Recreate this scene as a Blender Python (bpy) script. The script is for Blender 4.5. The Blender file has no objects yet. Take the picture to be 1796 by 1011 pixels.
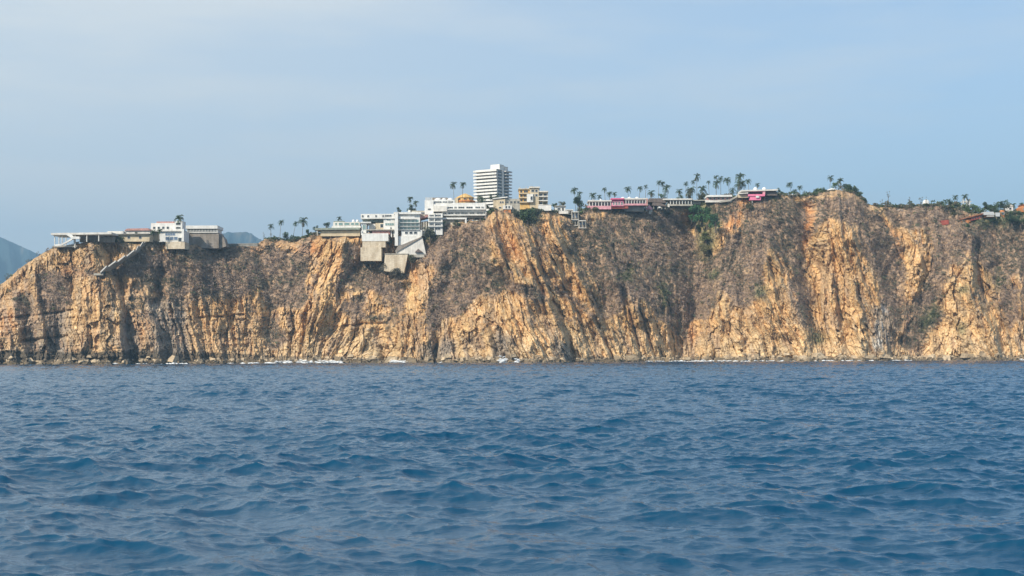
import bpy, math, random
import numpy as np
from mathutils import Vector, Matrix

# ------------------------------------------------------------------ camera, world, sun, exposure
SC = bpy.context.scene
F = 2494.0; CX, CY = 898.0, 505.5           # focal length and centre in photo pixels (1796 x 1011)
H = 4.0
PITCH = math.atan((624.5 - CY) / F); ROLL = math.radians(0.2)
fw = np.array([0, math.cos(PITCH), math.sin(PITCH)])
up0 = np.array([0, -math.sin(PITCH), math.cos(PITCH)]); rt0 = np.array([1.0, 0, 0])
RT = rt0 * math.cos(ROLL) - up0 * math.sin(ROLL)
UP = up0 * math.cos(ROLL) + rt0 * math.sin(ROLL)
cd = bpy.data.cameras.new('camera'); cam = bpy.data.objects.new('camera', cd)
SC.collection.objects.link(cam); SC.camera = cam
cd.sensor_width = 36; cd.lens = 36 * F / 1796.0; cd.clip_start = 0.5; cd.clip_end = 60000
M = Matrix(((RT[0], UP[0], -fw[0], 0), (RT[1], UP[1], -fw[1], 0), (RT[2], UP[2], -fw[2], H), (0, 0, 0, 1)))
cam.matrix_world = M

SUN = Vector((-0.66, -0.78, 0.76)).normalized()       # direction towards the sun
EL = math.asin(SUN.z); AZ = math.atan2(SUN.x, SUN.y)
sd = bpy.data.lights.new('sun', 'SUN'); sun = bpy.data.objects.new('sun', sd); SC.collection.objects.link(sun)
sd.energy = 4.9; sd.angle = math.radians(0.6); sd.color = (1.0, 0.91, 0.77)
sun.rotation_euler = SUN.to_track_quat('Z', 'Y').to_euler(); sun.location = (0, 0, 200)

W = bpy.data.worlds.new('World'); SC.world = W; W.use_nodes = True
wn = W.node_tree.nodes; wl = W.node_tree.links; wn.clear()
def wnode(t, **k):
    n = wn.new(t)
    for a, b in k.items(): setattr(n, a, b)
    return n
sky = wnode('ShaderNodeTexSky', sky_type='NISHITA', sun_disc=False, sun_elevation=EL, sun_rotation=AZ,
            altitude=0, air_density=1.0, dust_density=0.6, ozone_density=2.2)
tc = wnode('ShaderNodeTexCoord')
# thin high veil of cloud, laid out by direction
mp = wnode('ShaderNodeMapping'); mp.inputs['Scale'].default_value = (2.2, 2.2, 13); mp.inputs['Rotation'].default_value = (0, math.radians(-6), 0)
nz = wnode('ShaderNodeTexNoise'); nz.inputs['Scale'].default_value = 1.6; nz.inputs['Detail'].default_value = 6; nz.inputs['Roughness'].default_value = 0.55
rp = wnode('ShaderNodeValToRGB'); rp.color_ramp.elements[0].position = 0.42; rp.color_ramp.elements[1].position = 0.64
rp.color_ramp.elements[0].color = (0, 0, 0, 1); rp.color_ramp.elements[1].color = (1, 1, 1, 1)
sx = wnode('ShaderNodeSeparateXYZ')
side = wnode('ShaderNodeMapRange'); side.inputs['From Min'].default_value = -0.38; side.inputs['From Max'].default_value = 0.36
side.inputs['To Min'].default_value = 0.85; side.inputs['To Max'].default_value = -0.12
cm = wnode('ShaderNodeMath', operation='MULTIPLY_ADD'); cm.inputs[1].default_value = 0.42
veil = wnode('ShaderNodeMixRGB'); veil.inputs['Color2'].default_value = (4.9, 5.2, 5.4, 1); veil.use_clamp = False
cmc = wnode('ShaderNodeClamp')
hs = wnode('ShaderNodeMixRGB'); hs.inputs['Color2'].default_value = (3.25, 4.3, 5.35, 1)
elv = wnode('ShaderNodeMapRange'); elv.inputs['From Min'].default_value = 0.0; elv.inputs['From Max'].default_value = 0.45; elv.inputs['To Min'].default_value = 0.80; elv.inputs['To Max'].default_value = 0.05
bg = wnode('ShaderNodeBackground'); bg.inputs['Strength'].default_value = 0.137
wo = wnode('ShaderNodeOutputWorld')
wl.new(tc.outputs['Generated'], mp.inputs[0]); wl.new(mp.outputs[0], nz.inputs['Vector']); wl.new(nz.outputs['Fac'], rp.inputs[0])
wl.new(tc.outputs['Generated'], sx.inputs[0]); wl.new(sx.outputs['X'], side.inputs['Value']); wl.new(sx.outputs['Z'], elv.inputs['Value']); wl.new(elv.outputs[0], hs.inputs['Fac'])
wl.new(rp.outputs[0], cm.inputs[0]); wl.new(side.outputs[0], cm.inputs[2])
wl.new(sky.outputs[0], hs.inputs['Color1']); wl.new(hs.outputs[0], veil.inputs['Color1']); wl.new(cm.outputs[0], cmc.inputs[0]); wl.new(cmc.outputs[0], veil.inputs['Fac'])
wl.new(veil.outputs[0], bg.inputs['Color']); wl.new(bg.outputs[0], wo.inputs['Surface'])
vs = SC.view_settings; vs.view_transform = 'Standard'; vs.look = 'None'; vs.exposure = 0.3; vs.gamma = 1.0
SC.render.filter_size = 1.5

# ------------------------------------------------------------------ helpers
rng = np.random.default_rng(7); random.seed(7)
def ray(px, py):
    px = np.asarray(px, float); py = np.asarray(py, float)
    return (F * fw + (px - CX)[..., None] * RT - (py - CY)[..., None] * UP)
def at(px, py, Y):
    d = ray(px, py); return np.array([0, 0, H]) + d * (np.asarray(Y, float) / d[..., 1])[..., None]
def py_of(px, Y, z):       # image row in which height z shows at depth Y
    px = np.asarray(px, float)
    a = F * fw + (px - CX)[..., None] * RT + CY * UP
    k = (H - z) / Y
    return (a[..., 2] + k * a[..., 1]) / (UP[2] + k * UP[1])
def link(o, parent=None):
    SC.collection.objects.link(o)
    if parent is not None: o.parent = parent
    return o
def tag(o, label=None, cat=None, group=None, kind=None):
    if label: o['label'] = label
    if cat: o['category'] = cat
    if group: o['group'] = group
    if kind: o['kind'] = kind
    return o
def np_mesh(name, co, quads, mat, col=None, smooth=False, parent=None, tris=None):
    me = bpy.data.meshes.new(name)
    co = np.asarray(co, np.float32).reshape(-1, 3)
    qs = np.asarray(quads, np.int32).reshape(-1, 4) if quads is not None else np.zeros((0, 4), np.int32)
    ts = np.asarray(tris, np.int32).reshape(-1, 3) if tris is not None else np.zeros((0, 3), np.int32)
    me.vertices.add(len(co)); me.vertices.foreach_set('co', co.ravel())
    me.loops.add(qs.size + ts.size); me.loops.foreach_set('vertex_index', np.concatenate([qs.ravel(), ts.ravel()]))
    me.polygons.add(len(qs) + len(ts))
    st = np.concatenate([np.arange(len(qs)) * 4, qs.size + np.arange(len(ts)) * 3]).astype(np.int32)
    me.polygons.foreach_set('loop_start', st)
    me.polygons.foreach_set('use_smooth', np.full(len(st), smooth))
    me.update(calc_edges=True); me.validate()
    if col is not None:
        a = me.color_attributes.new('tint', 'FLOAT_COLOR', 'POINT')
        c = np.ones((len(co), 4), np.float32); c[:, :3] = col; a.data.foreach_set('color', c.ravel())
    me.materials.append(mat)
    return link(bpy.data.objects.new(name, me), parent)

def hash2(i, j, seed):
    n = (i.astype(np.int64) * 374761393 + j.astype(np.int64) * 668265263 + seed * 974634777) & 0x7fffffff
    n = ((n ^ (n >> 13)) * 1274126177) & 0x7fffffff
    return ((n ^ (n >> 16)) & 0xffffff) / float(0xffffff)
def vnoise(x, y, seed=0):
    i = np.floor(x); j = np.floor(y); u = x - i; v = y - j
    u = u * u * (3 - 2 * u); v = v * v * (3 - 2 * v); i = i.astype(np.int64); j = j.astype(np.int64)
    a = hash2(i, j, seed); b = hash2(i + 1, j, seed); c = hash2(i, j + 1, seed); d = hash2(i + 1, j + 1, seed)
    return (a * (1 - u) + b * u) * (1 - v) + (c * (1 - u) + d * u) * v
def fbm(x, y, seed=0, o=4, g=0.5):
    s = 0; a = 1; t = 0
    for k in range(o):
        s = s + a * vnoise(x * 2 ** k, y * 2 ** k, seed + k * 17); t += a; a *= g
    return s / t * 2 - 1
def facets(u, v, seed):     # angular blocks: nearest jittered cell -> (value 0..1, second value, local du, dv, edge distance)
    iu = np.floor(u).astype(np.int64); iv = np.floor(v).astype(np.int64)
    best = np.full(u.shape, 9.0); sec = np.full(u.shape, 9.0); bi = np.zeros_like(iu); bj = np.zeros_like(iv)
    bdx = np.zeros_like(u); bdy = np.zeros_like(u)
    for a in (-1, 0, 1):
        for b in (-1, 0, 1):
            ci = iu + a; cj = iv + b
            dx = u - (ci + hash2(ci, cj, seed)); dy = v - (cj + hash2(ci, cj, seed + 5))
            d = dx * dx + dy * dy; m = d < best
            sec = np.where(m, best, np.minimum(sec, d)); best = np.where(m, d, best)
            bi = np.where(m, ci, bi); bj = np.where(m, cj, bj); bdx = np.where(m, dx, bdx); bdy = np.where(m, dy, bdy)
    return hash2(bi, bj, seed + 9), hash2(bi, bj, seed + 11), hash2(bi, bj, seed + 13), bdx, bdy, np.sqrt(sec) - np.sqrt(best)

# ------------------------------------------------------------------ materials
def nodes(name):
    m = bpy.data.materials.new(name); m.use_nodes = True
    nt = m.node_tree; return m, nt, nt.nodes, nt.links, nt.nodes['Principled BSDF']
def mat(name, col, rough=0.8, var=0.12, scale=0.6, bump=0.0, spec=0.3, var2=None, metal=0.0):
    m, nt, N, L, b = nodes(name)
    tc = N.new('ShaderNodeTexCoord'); nz = N.new('ShaderNodeTexNoise'); nz.inputs['Scale'].default_value = scale
    nz.inputs['Detail'].default_value = 5; L.new(tc.outputs['Object'], nz.inputs['Vector'])
    r = N.new('ShaderNodeValToRGB'); e = r.color_ramp.elements
    e[0].position = 0.3; e[1].position = 0.7
    c2 = var2 or tuple(c * (1 - 2.2 * var) for c in col)
    e[0].color = (*c2, 1); e[1].color = (*[min(1, c * (1 + var * .4)) for c in col], 1)
    L.new(nz.outputs['Fac'], r.inputs[0]); L.new(r.outputs[0], b.inputs['Base Color'])
    b.inputs['Roughness'].default_value = rough; b.inputs['Specular IOR Level'].default_value = spec
    b.inputs['Metallic'].default_value = metal
    mp = N.new('ShaderNodeMapping'); mp.inputs['Scale'].default_value = (.9, .9, .12); n3 = N.new('ShaderNodeTexNoise'); n3.inputs['Scale'].default_value = 1.0; n3.inputs['Detail'].default_value = 4
    L.new(tc.outputs['Object'], mp.inputs[0]); L.new(mp.outputs[0], n3.inputs['Vector']); r3 = N.new('ShaderNodeMapRange'); r3.inputs['From Min'].default_value = .35; r3.inputs['From Max'].default_value = .62
    r3.inputs['To Min'].default_value = 1 - 1.3 * var; r3.inputs['To Max'].default_value = 1; L.new(n3.outputs['Fac'], r3.inputs['Value'])
    sc = N.new('ShaderNodeVectorMath'); sc.operation = 'SCALE'; L.new(r.outputs[0], sc.inputs[0]); L.new(r3.outputs[0], sc.inputs['Scale']); L.new(sc.outputs[0], b.inputs['Base Color'])
    if bump:
        bp = N.new('ShaderNodeBump'); bp.inputs['Strength'].default_value = 0.6; bp.inputs['Distance'].default_value = bump
        n2 = N.new('ShaderNodeTexNoise'); n2.inputs['Scale'].default_value = scale * 6; L.new(tc.outputs['Object'], n2.inputs['Vector'])
        L.new(n2.outputs['Fac'], bp.inputs['Height']); L.new(bp.outputs[0], b.inputs['Normal'])
    return m
def tint_mat(name, rough=0.9, scale=0.5, amp=0.35, bump=0.5, translucent=False):
    m, nt, N, L, b = nodes(name)
    a = N.new('ShaderNodeAttribute'); a.attribute_name = 'tint'
    tc = N.new('ShaderNodeTexCoord')
    nz = N.new('ShaderNodeTexNoise'); nz.inputs['Scale'].default_value = scale; nz.inputs['Detail'].default_value = 8; nz.inputs['Roughness'].default_value = 0.65
    L.new(tc.outputs['Object'], nz.inputs['Vector'])
    mr = N.new('ShaderNodeMapRange'); mr.inputs['From Min'].default_value = 0.25; mr.inputs['From Max'].default_value = 0.75
    mr.inputs['To Min'].default_value = 1 - amp; mr.inputs['To Max'].default_value = 1 + amp
    L.new(nz.outputs['Fac'], mr.inputs['Value'])
    mx = N.new('ShaderNodeVectorMath'); mx.operation = 'SCALE'
    L.new(a.outputs['Color'], mx.inputs[0]); L.new(mr.outputs[0], mx.inputs['Scale'])
    L.new(mx.outputs[0], b.inputs['Base Color'])
    b.inputs['Roughness'].default_value = rough; b.inputs['Specular IOR Level'].default_value = 0.15
    if bump:
        bp = N.new('ShaderNodeBump'); bp.inputs['Strength'].default_value = 0.8; bp.inputs['Distance'].default_value = bump
        L.new(nz.outputs['Fac'], bp.inputs['Height']); L.new(bp.outputs[0], b.inputs['Normal'])
    return m
MT = {}
MT['rock'] = tint_mat('rock', 0.92, 0.7, 0.42, 1.1)
MT['scrub'] = tint_mat('scrub', 0.95, 2.0, 0.25, 0.0)
MT['leaf'] = tint_mat('leaf', 0.8, 1.5, 0.25, 0.0)
MT['hill'] = tint_mat('hill', 0.95, 0.01, 0.3, 0.0)
MT['white'] = mat('white_stucco', (0.80, 0.79, 0.75), 0.8, 0.10, 0.35)
MT['offwhite'] = mat('weathered_white', (0.74, 0.71, 0.65), 0.85, 0.12, 0.4)
MT['cream'] = mat('cream_stucco', (0.66, 0.55, 0.38), 0.85, 0.12, 0.4)
MT['yellow'] = mat('ochre_yellow_stucco', (0.72, 0.47, 0.18), 0.85, 0.12, 0.4)
MT['orange'] = mat('orange_stucco', (0.62, 0.25, 0.09), 0.85, 0.14, 0.4)
MT['pink'] = mat('pink_stucco', (0.72, 0.36, 0.40), 0.85, 0.12, 0.4)
MT['magenta'] = mat('magenta_stucco', (0.72, 0.14, 0.28), 0.8, 0.12, 0.4)
MT['hotpink'] = mat('bright_pink_stucco', (0.85, 0.24, 0.38), 0.8, 0.08, 0.4)
MT['red'] = mat('red_stucco', (0.42, 0.10, 0.07), 0.85, 0.14, 0.4)
MT['rosetile'] = mat('rose_roof_tile', (0.55, 0.30, 0.26), 0.85, 0.16, 0.8)
MT['terracotta'] = mat('terracotta_tile', (0.40, 0.17, 0.09), 0.85, 0.2, 0.8)
MT['concrete'] = mat('grey_concrete', (0.30, 0.29, 0.26), 0.9, 0.16, 0.4, 0.02)
MT['lightconc'] = mat('pale_concrete', (0.50, 0.47, 0.40), 0.9, 0.16, 0.4, 0.02)
MT['greenish'] = mat('grey_green_roof', (0.30, 0.34, 0.29), 0.85, 0.14, 0.4)
MT['thatch'] = mat('grey_thatch', (0.20, 0.16, 0.14), 0.95, 0.2, 1.5, 0.05)
MT['wood'] = mat('palm_trunk_bark', (0.22, 0.18, 0.14), 0.9, 0.2, 2.0)
MT['bark'] = mat('tree_bark', (0.16, 0.12, 0.09), 0.9, 0.2, 2.0)
MT['tank'] = mat('white_tank_plastic', (0.82, 0.82, 0.80), 0.5, 0.05, 0.6)
MT['metal'] = mat('pale_metal', (0.55, 0.56, 0.56), 0.5, 0.08, 0.6)
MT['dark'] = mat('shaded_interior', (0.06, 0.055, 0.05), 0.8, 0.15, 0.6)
MT['foam'] = mat('sea_foam', (0.85, 0.87, 0.88), 0.7, 0.06, 0.8)
def stone_mat(name, c1, c2, mortar):
    m, nt, N, L, b = nodes(name)
    tc = N.new('ShaderNodeTexCoord'); mp = N.new('ShaderNodeMapping'); mp.inputs['Rotation'].default_value = (math.radians(90), 0, 0)
    br = N.new('ShaderNodeTexBrick'); br.inputs['Scale'].default_value = 1.0; br.inputs['Brick Width'].default_value = 0.9; br.inputs['Row Height'].default_value = 0.45
    br.inputs['Color1'].default_value = (*c1, 1); br.inputs['Color2'].default_value = (*c2, 1); br.inputs['Mortar'].default_value = (*mortar, 1)
    nz = N.new('ShaderNodeTexNoise'); nz.inputs['Scale'].default_value = 1.0; nz.inputs['Detail'].default_value = 6; nz.inputs['Roughness'].default_value = .65
    mq = N.new('ShaderNodeMapping'); mq.inputs['Scale'].default_value = (.5, .5, .16); L.new(tc.outputs['Object'], mq.inputs[0])
    rr_ = N.new('ShaderNodeValToRGB'); rr_.color_ramp.elements[0].position = .32; rr_.color_ramp.elements[0].color = (.62, .57, .50, 1); rr_.color_ramp.elements[1].position = .6
    mx = N.new('ShaderNodeMixRGB'); mx.blend_type = 'MULTIPLY'; mx.inputs[0].default_value = 1.0
    L.new(tc.outputs['Object'], mp.inputs[0]); L.new(mp.outputs[0], br.inputs['Vector']); L.new(mq.outputs[0], nz.inputs['Vector'])
    L.new(br.outputs[0], mx.inputs[1]); L.new(nz.outputs['Fac'], rr_.inputs[0]); L.new(rr_.outputs[0], mx.inputs[2]); L.new(mx.outputs[0], b.inputs['Base Color'])
    b.inputs['Roughness'].default_value = 0.95
    return m
MT['stone'] = stone_mat('stone_retaining_wall', (0.76, 0.66, 0.50), (0.62, 0.53, 0.40), (0.44, 0.37, 0.30))
MT['greystone'] = stone_mat('grey_stone_wall', (0.33, 0.29, 0.25), (0.25, 0.22, 0.19), (0.17, 0.15, 0.13))
def glass_mat(name, col):
    m, nt, N, L, b = nodes(name); b.inputs['Base Color'].default_value = (*col, 1)
    b.inputs['Roughness'].default_value = 0.12; b.inputs['Specular IOR Level'].default_value = 0.6
    tc = N.new('ShaderNodeTexCoord'); nz = N.new('ShaderNodeTexNoise'); nz.inputs['Scale'].default_value = 0.7
    bp = N.new('ShaderNodeBump'); bp.inputs['Distance'].default_value = 0.02
    L.new(tc.outputs['Object'], nz.inputs['Vector']); L.new(nz.outputs['Fac'], bp.inputs['Height']); L.new(bp.outputs[0], b.inputs['Normal'])
    return m
MT['glass'] = glass_mat('dark_window_glass', (0.035, 0.045, 0.055))
MT['greenglass'] = glass_mat('green_tinted_glass', (0.16, 0.26, 0.25))
MT['blueglass'] = glass_mat('blue_tinted_glass', (0.12, 0.17, 0.25))

# ------------------------------------------------------------------ CLIFF
P = lambda s: np.array([[float(v) for v in p.split(',')] for p in s.split()])
rim = P('-330,652 -235,640 -100,566 0,500 30,476 60,453 93,435 130,429 170,421 200,419 260,421 325,432 345,428 383,433 396,433 450,431 465,419 490,421 510,425 530,418 550,412 560,412 632,412 650,408 700,396 745,387 850,387 858,376 866,369 900,372 945,370 965,372 990,377 1010,384 1030,367 1070,369 1100,367 1135,369 1165,365 1215,363 1240,354 1285,352 1300,346 1312,352 1345,346 1370,342 1383,344 1412,344 1430,341 1450,337 1470,334 1495,337 1510,348 1522,359 1550,363 1600,363 1640,361 1680,367 1700,374 1720,374 1760,373 1796,376 2100,384 2420,640')
based = P('-330,860 -200,800 0,790 150,792 300,812 480,848 560,848 700,852 800,838 930,826 1000,850 1100,880 1215,915 1260,900 1330,888 1420,893 1480,896 1530,899 1580,908 1640,908 1720,900 1800,905 2100,930 2420,990')
runp = P('-330,34 0,48 100,46 300,44 480,52 640,50 750,48 850,58 930,70 1050,60 1215,42 1330,62 1420,62 1480,68 1590,54 1700,62 1800,60 2420,40')
leanp = P('-330,0 150,0.08 260,0.14 330,0.2 480,0.05 560,-0.32 640,-0.2 700,0.15 800,0.1 880,0.35 1000,0.44 1150,0.3 1215,0.1 1280,0.15 1350,0.42 1420,0.4 1450,0.14 1520,0.30 1600,0.05 1660,0.1 1730,0.3 1800,0.3 2420,0.3')
pxs = np.concatenate([np.arange(-330, -20, 3.0), np.arange(-20, 1818, 1.0), np.arange(1820, 2420, 3.0)])
NT = 330
tt = np.linspace(0, 1, NT)
rimpy = np.interp(pxs, rim[:, 0], rim[:, 1]) + 2.2 * fbm(pxs / 11.0, pxs * 0, 3, 4)
yb = np.interp(pxs, based[:, 0], based[:, 1]); rn = np.interp(pxs, runp[:, 0], runp[:, 1])
basepy = py_of(pxs, yb, -4.0); basepy = np.maximum(basepy, rimpy + 2)
PX = np.repeat(pxs[:, None], NT, 1); T = np.repeat(tt[None], len(pxs), 0)
PY = basepy[:, None] + (rimpy - basepy)[:, None] * T
lean = np.interp(PX, leanp[:, 0], leanp[:, 1])
S = PX - lean * (PY - 500) + 7 * fbm(PX / 55, PY / 50, 15, 2)

ridges = [
 ('22,505 25,560 50,645', 7, 60, 11), ('62,480 66,540 82,615', 6, 18, 8), ('160,410 205,520 210,590 222,640', 10, 80, 12),
 ('262,520 272,590 282,640', 6, 42, 10), ('292,525 308,590 314,640', 3.5, 14, 5), ('332,515 342,570 352,640', 4.5, 16, 6),
 ('345,425 352,480 385,520 405,600 412,640', 4, 45, 18), ('325,430 345,470 350,500', 5, 30, 14), ('440,430 455,540 450,625', 5, 50, 16),
 ('605,420 588,500 560,560 540,640', 9, 90, 36), ('648,560 655,600 660,640', 4, 50, 12), ('770,455 748,560 738,640', 8, 60, 26), ('850,570 870,640', 5, 40, 12),
 ('862,395 885,460 958,525 985,590 997,645', 11, 90, 12), ('895,590 905,640', 7, 30, 10), ('915,395 945,470 965,520', 6, 26, 7), ('882,400 925,500', 4, 16, 6),
 ('962,395 1012,480 1050,560', 10, 45, 9), ('940,400 985,490', 4, 18, 6), ('1045,410 1085,500 1090,540', 4, 25, 10), ('1000,545 1030,640', 4, 22, 7), ('1040,560 1075,640', 4, 22, 7),
 ('1100,495 1140,560 1172,640', 7, 80, 22), ('1110,530 1140,640', 3, 18, 6), ('1170,460 1215,560', 3, 25, 10),
 ('1338,405 1390,500 1432,640', 10, 120, 16), ('1345,460 1368,560 1400,640', 6, 26, 8), ('1290,520 1300,640', 5, 40, 12), ('1250,550 1245,640', 5, 16, 20),
 ('1465,330 1485,420 1530,540 1548,640', 7, 70, 45), ('1455,440 1465,540 1480,640', 4, 28, 8), ('1500,365 1540,470 1565,560', 3, 25, 16), ('1480,430 1510,540 1520,640', 4, 20, 6),
 ('1605,400 1620,440 1612,480', 6, 30, 12), ('1640,385 1650,450', 5, 14, 6), ('1702,410 1706,500 1742,590 1756,640', 13, 70, 14), ('1712,490 1735,560', 4, 14, 6),
 ('1640,560 1632,640', 5, 30, 20), ('1790,470 1800,640', 10, 40, 14), ('1560,570 1620,600 1660,640', 4, 30, 20),
 ('1212,390 1226,500 1214,610', -7, 60, 60), ('1414,370 1420,470 1442,600', -6, 26, 26), ('1572,390 1582,500 1600,565 1590,630', -4, 60, 60),
 ('225,555 232,645', -6, 9, 14), ('98,540 102,600', -7, 22, 22), ('50,515 62,600 66,640', -6, 22, 18), ('800,390 860,470 900,520', -6, 50, 30), ('1750,470 1775,560', -8, 30, 30),
 ('640,460 600,520', -4, 40, 30), ('952,520 962,560', -8, 10, 10), ('285,480 275,525', -7, 14, 18), ('765,615 768,645', -6, 8, 8), ('880,590 895,640', -6, 10, 8), ('1000,600 1004,645', -5, 8, 8)]
WX = PX + 7 * fbm(PX / 26, PY / 26, 31, 4); WY = PY + 7 * fbm(PX / 26, PY / 26, 47, 4)
rel = np.zeros_like(PX)
for s_, amp, wl_, wr_ in ridges:
    q = P(s_); x = np.interp(WY, q[:, 1], q[:, 0]); d = WX - x
    f = np.where(d < 0, 1 + d / wl_, 1 - d / wr_); f = np.clip(f, 0, 1)
    if amp < 0: f = f * f * (3 - 2 * f)
    e = np.clip((WY - (q[0, 1] - 22)) / 22, 0, 1) * np.clip((q[-1, 1] + 26 - WY) / 26, 0, 1)
    rel += amp * f * e

# ---- what grows, lies or is toned as shade where (traced areas, in photo pixels, later carried as an attribute of the rock)
GX0, GY0 = -330, 320; GW, GH = 2760, 340
def raster(polys):
    out = np.zeros((GH, GW), np.float32)
    yy, xx = np.mgrid[0:GH, 0:GW]; yy = yy + GY0; xx = xx + GX0
    for p in polys:
        q = P(p); ins = np.zeros((GH, GW), bool)
        for a, b in zip(q, np.roll(q, -1, 0)):
            if a[1] == b[1]: continue
            c = ((a[1] > yy) != (b[1] > yy)) & (xx < (b[0] - a[0]) * (yy - a[1]) / (b[1] - a[1]) + a[0])
            ins ^= c
        out[ins] = 1
    for ax in (0, 1):
        for _ in range(2):
            k = 5; out = sum(np.roll(out, s, ax) for s in range(-k, k + 1)) / (2 * k + 1)
    return out
def sample(g, x, y):
    i = np.clip(y - GY0, 0, GH - 1.01); j = np.clip(x - GX0, 0, GW - 1.01); a = i.astype(int); b = j.astype(int); u = i - a; v = j - b
    return (g[a, b] * (1 - v) + g[a, b + 1] * v) * (1 - u) + (g[a + 1, b] * (1 - v) + g[a + 1, b + 1] * v) * u
VEG = raster(['65,485 80,455 92,468 115,488 126,520 124,538 108,545 75,545 65,520', '140,462 148,440 165,428 168,470 160,492 145,482', '20,520 48,520 55,560 30,565',
 '190,470 240,440 262,438 290,445 345,436 360,470 385,505 400,516 350,522 290,515 262,512 240,490 200,488', '345,440 440,432 455,450 458,500 430,520 390,516 360,500',
 '455,445 480,432 540,448 545,470 535,500 548,520 530,545 500,540 470,545 455,500', '478,558 495,572 505,600 480,618 462,600',
 '605,425 632,430 635,450 670,462 702,470 714,480 705,500 712,520 695,530 650,510 603,500 592,522 580,522 595,480', '597,530 640,520 635,545 672,555 660,564 602,552', '680,515 712,512 706,556 690,545', '676,560 686,560 692,610 678,616', '634,575 666,573 650,590',
 '735,440 755,396 850,390 856,430 866,460 888,500 880,522 850,510 835,520 820,540 800,562 780,555 765,582 745,585 735,560 750,520 762,480 765,470 730,462',
 '860,462 880,470 900,498 940,505 962,525 958,540 930,526 885,506', '898,395 912,395 945,455 935,455', '925,392 940,392 965,440 955,445',
 '1010,395 1060,385 1200,385 1218,460 1228,520 1216,560 1200,590 1180,592 1168,565 1155,560 1145,530 1120,528 1095,530 1078,560 1066,556 1050,500 1030,460 1012,430',
 '962,488 1000,518 1052,556 1046,564 1012,546 972,512', '985,395 1000,395 1024,470 1046,540 1050,558 1036,530 1010,465', '1060,370 1190,370 1195,400 1050,400', '990,378 1030,372 1035,410 1000,400',
 '1200,395 1222,420 1226,450 1250,455 1272,428 1300,402 1310,362 1345,345 1410,350 1412,400 1404,430 1410,480 1424,540 1400,500 1378,455 1350,425 1342,470 1338,520 1318,532 1288,540 1262,512 1246,560 1214,560 1203,500', '1240,362 1290,354 1300,370 1272,390 1250,397',
 '1398,488 1425,556 1448,590 1452,608 1430,604 1414,562 1384,500', '1432,345 1520,352 1562,400 1572,440 1592,470 1582,500 1562,532 1542,520 1530,480 1508,440 1482,392 1455,382 1440,395 1420,425 1414,432 1430,385',
 '1545,366 1680,360 1702,400 1684,440 1662,480 1650,520 1622,560 1592,572 1602,530 1626,480 1642,440 1622,400 1590,402 1572,402', '1540,490 1580,518 1592,540 1580,582 1560,552 1540,530', '1592,572 1640,540 1662,540 1652,570 1626,602 1592,612 1570,602',
 '1672,400 1700,385 1900,380 1900,470 1780,480 1770,500 1750,512 1734,480 1700,432 1684,470 1668,452', '1752,512 1786,500 1790,560 1770,582 1756,560', '1900,400 2400,420 2400,600 2000,560 1900,500'])
GRN = raster(['1207,358 1230,350 1250,368 1266,395 1256,409 1225,402 1208,385', '1226,404 1262,410 1242,462 1226,445', '1612,562 1646,530 1646,552 1620,582', '1680,500 1700,498 1700,516 1680,514', '1676,570 1692,564 1694,582 1680,584', '1745,478 1768,500 1750,512', '1420,580 1448,590 1446,606 1425,600',
 '1700,375 1796,370 1796,395 1720,398', '740,400 766,396 765,420 742,425', '905,360 948,362 946,392 918,396', '1085,475 1110,470 1112,490 1090,492', '1240,480 1262,470 1262,490 1245,495', '225,413 250,416 240,428 215,425', '1325,505 1345,500 1345,522 1325,520', '1160,500 1175,505 1170,540 1158,530'])
ORG = raster(['112,450 140,445 145,490 120,505 108,480', '515,428 562,428 562,446 520,450', '590,438 602,434 602,470 590,500', '722,468 766,474 752,512 725,502', '855,392 895,390 920,460 880,450', '1190,365 1207,364 1210,385 1216,402 1200,385', '1295,350 1310,350 1302,380 1282,410 1260,428 1266,405',
 '1404,350 1432,350 1426,400 1411,450 1404,420', '1532,373 1552,390 1577,410 1582,440 1579,468 1564,455 1554,410 1540,390', '1498,373 1506,380 1524,422 1515,428', '1580,520 1602,545 1592,590 1584,560', '1766,470 1780,475 1778,505 1766,500', '385,432 450,430 455,444 400,445', '0,540 22,545 25,580 0,590', '1740,410 1752,412 1750,460 1742,455', '220,560 262,555 262,600 240,615', '1198,480 1214,500 1220,600 1204,600'])
PAL = raster(['895,590 942,586 958,636 905,638', '175,560 208,545 210,605 180,610', '590,585 640,580 670,610 660,636 560,636 560,600', '1280,570 1440,600 1440,640 1250,640', '960,560 1180,590 1180,640 960,640', '1430,600 1560,600 1560,640 1430,640', '1640,590 1796,590 1796,640 1620,640', '1280,440 1320,450 1290,540 1262,560 1250,520', '480,600 600,600 600,640 480,640', '1660,480 1700,480 1700,600 1650,600'])
GRY = raster(['20,515 48,520 60,560 80,610 86,640 -20,640 0,615 44,612 40,570 26,560', '75,545 124,540 112,585 120,640 88,640 80,590', '253,522 322,516 328,560 338,640 270,640 262,590', '212,545 236,560 252,640 216,640', '865,580 895,590 900,640 862,640', '1535,540 1560,533 1570,560 1556,602 1530,624 1528,572', '978,590 1000,610 1004,640 960,640', '740,605 800,600 800,640 740,640', '1270,395 1300,440 1280,460'])  # grey stone; left recess areas also put their shade into the colour
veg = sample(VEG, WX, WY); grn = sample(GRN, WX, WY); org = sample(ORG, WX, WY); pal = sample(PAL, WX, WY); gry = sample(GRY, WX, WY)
vn = fbm(PX / 17, PY / 14, 61, 4); vn2 = fbm(S / 10, PY / 30, 67, 4)
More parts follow.
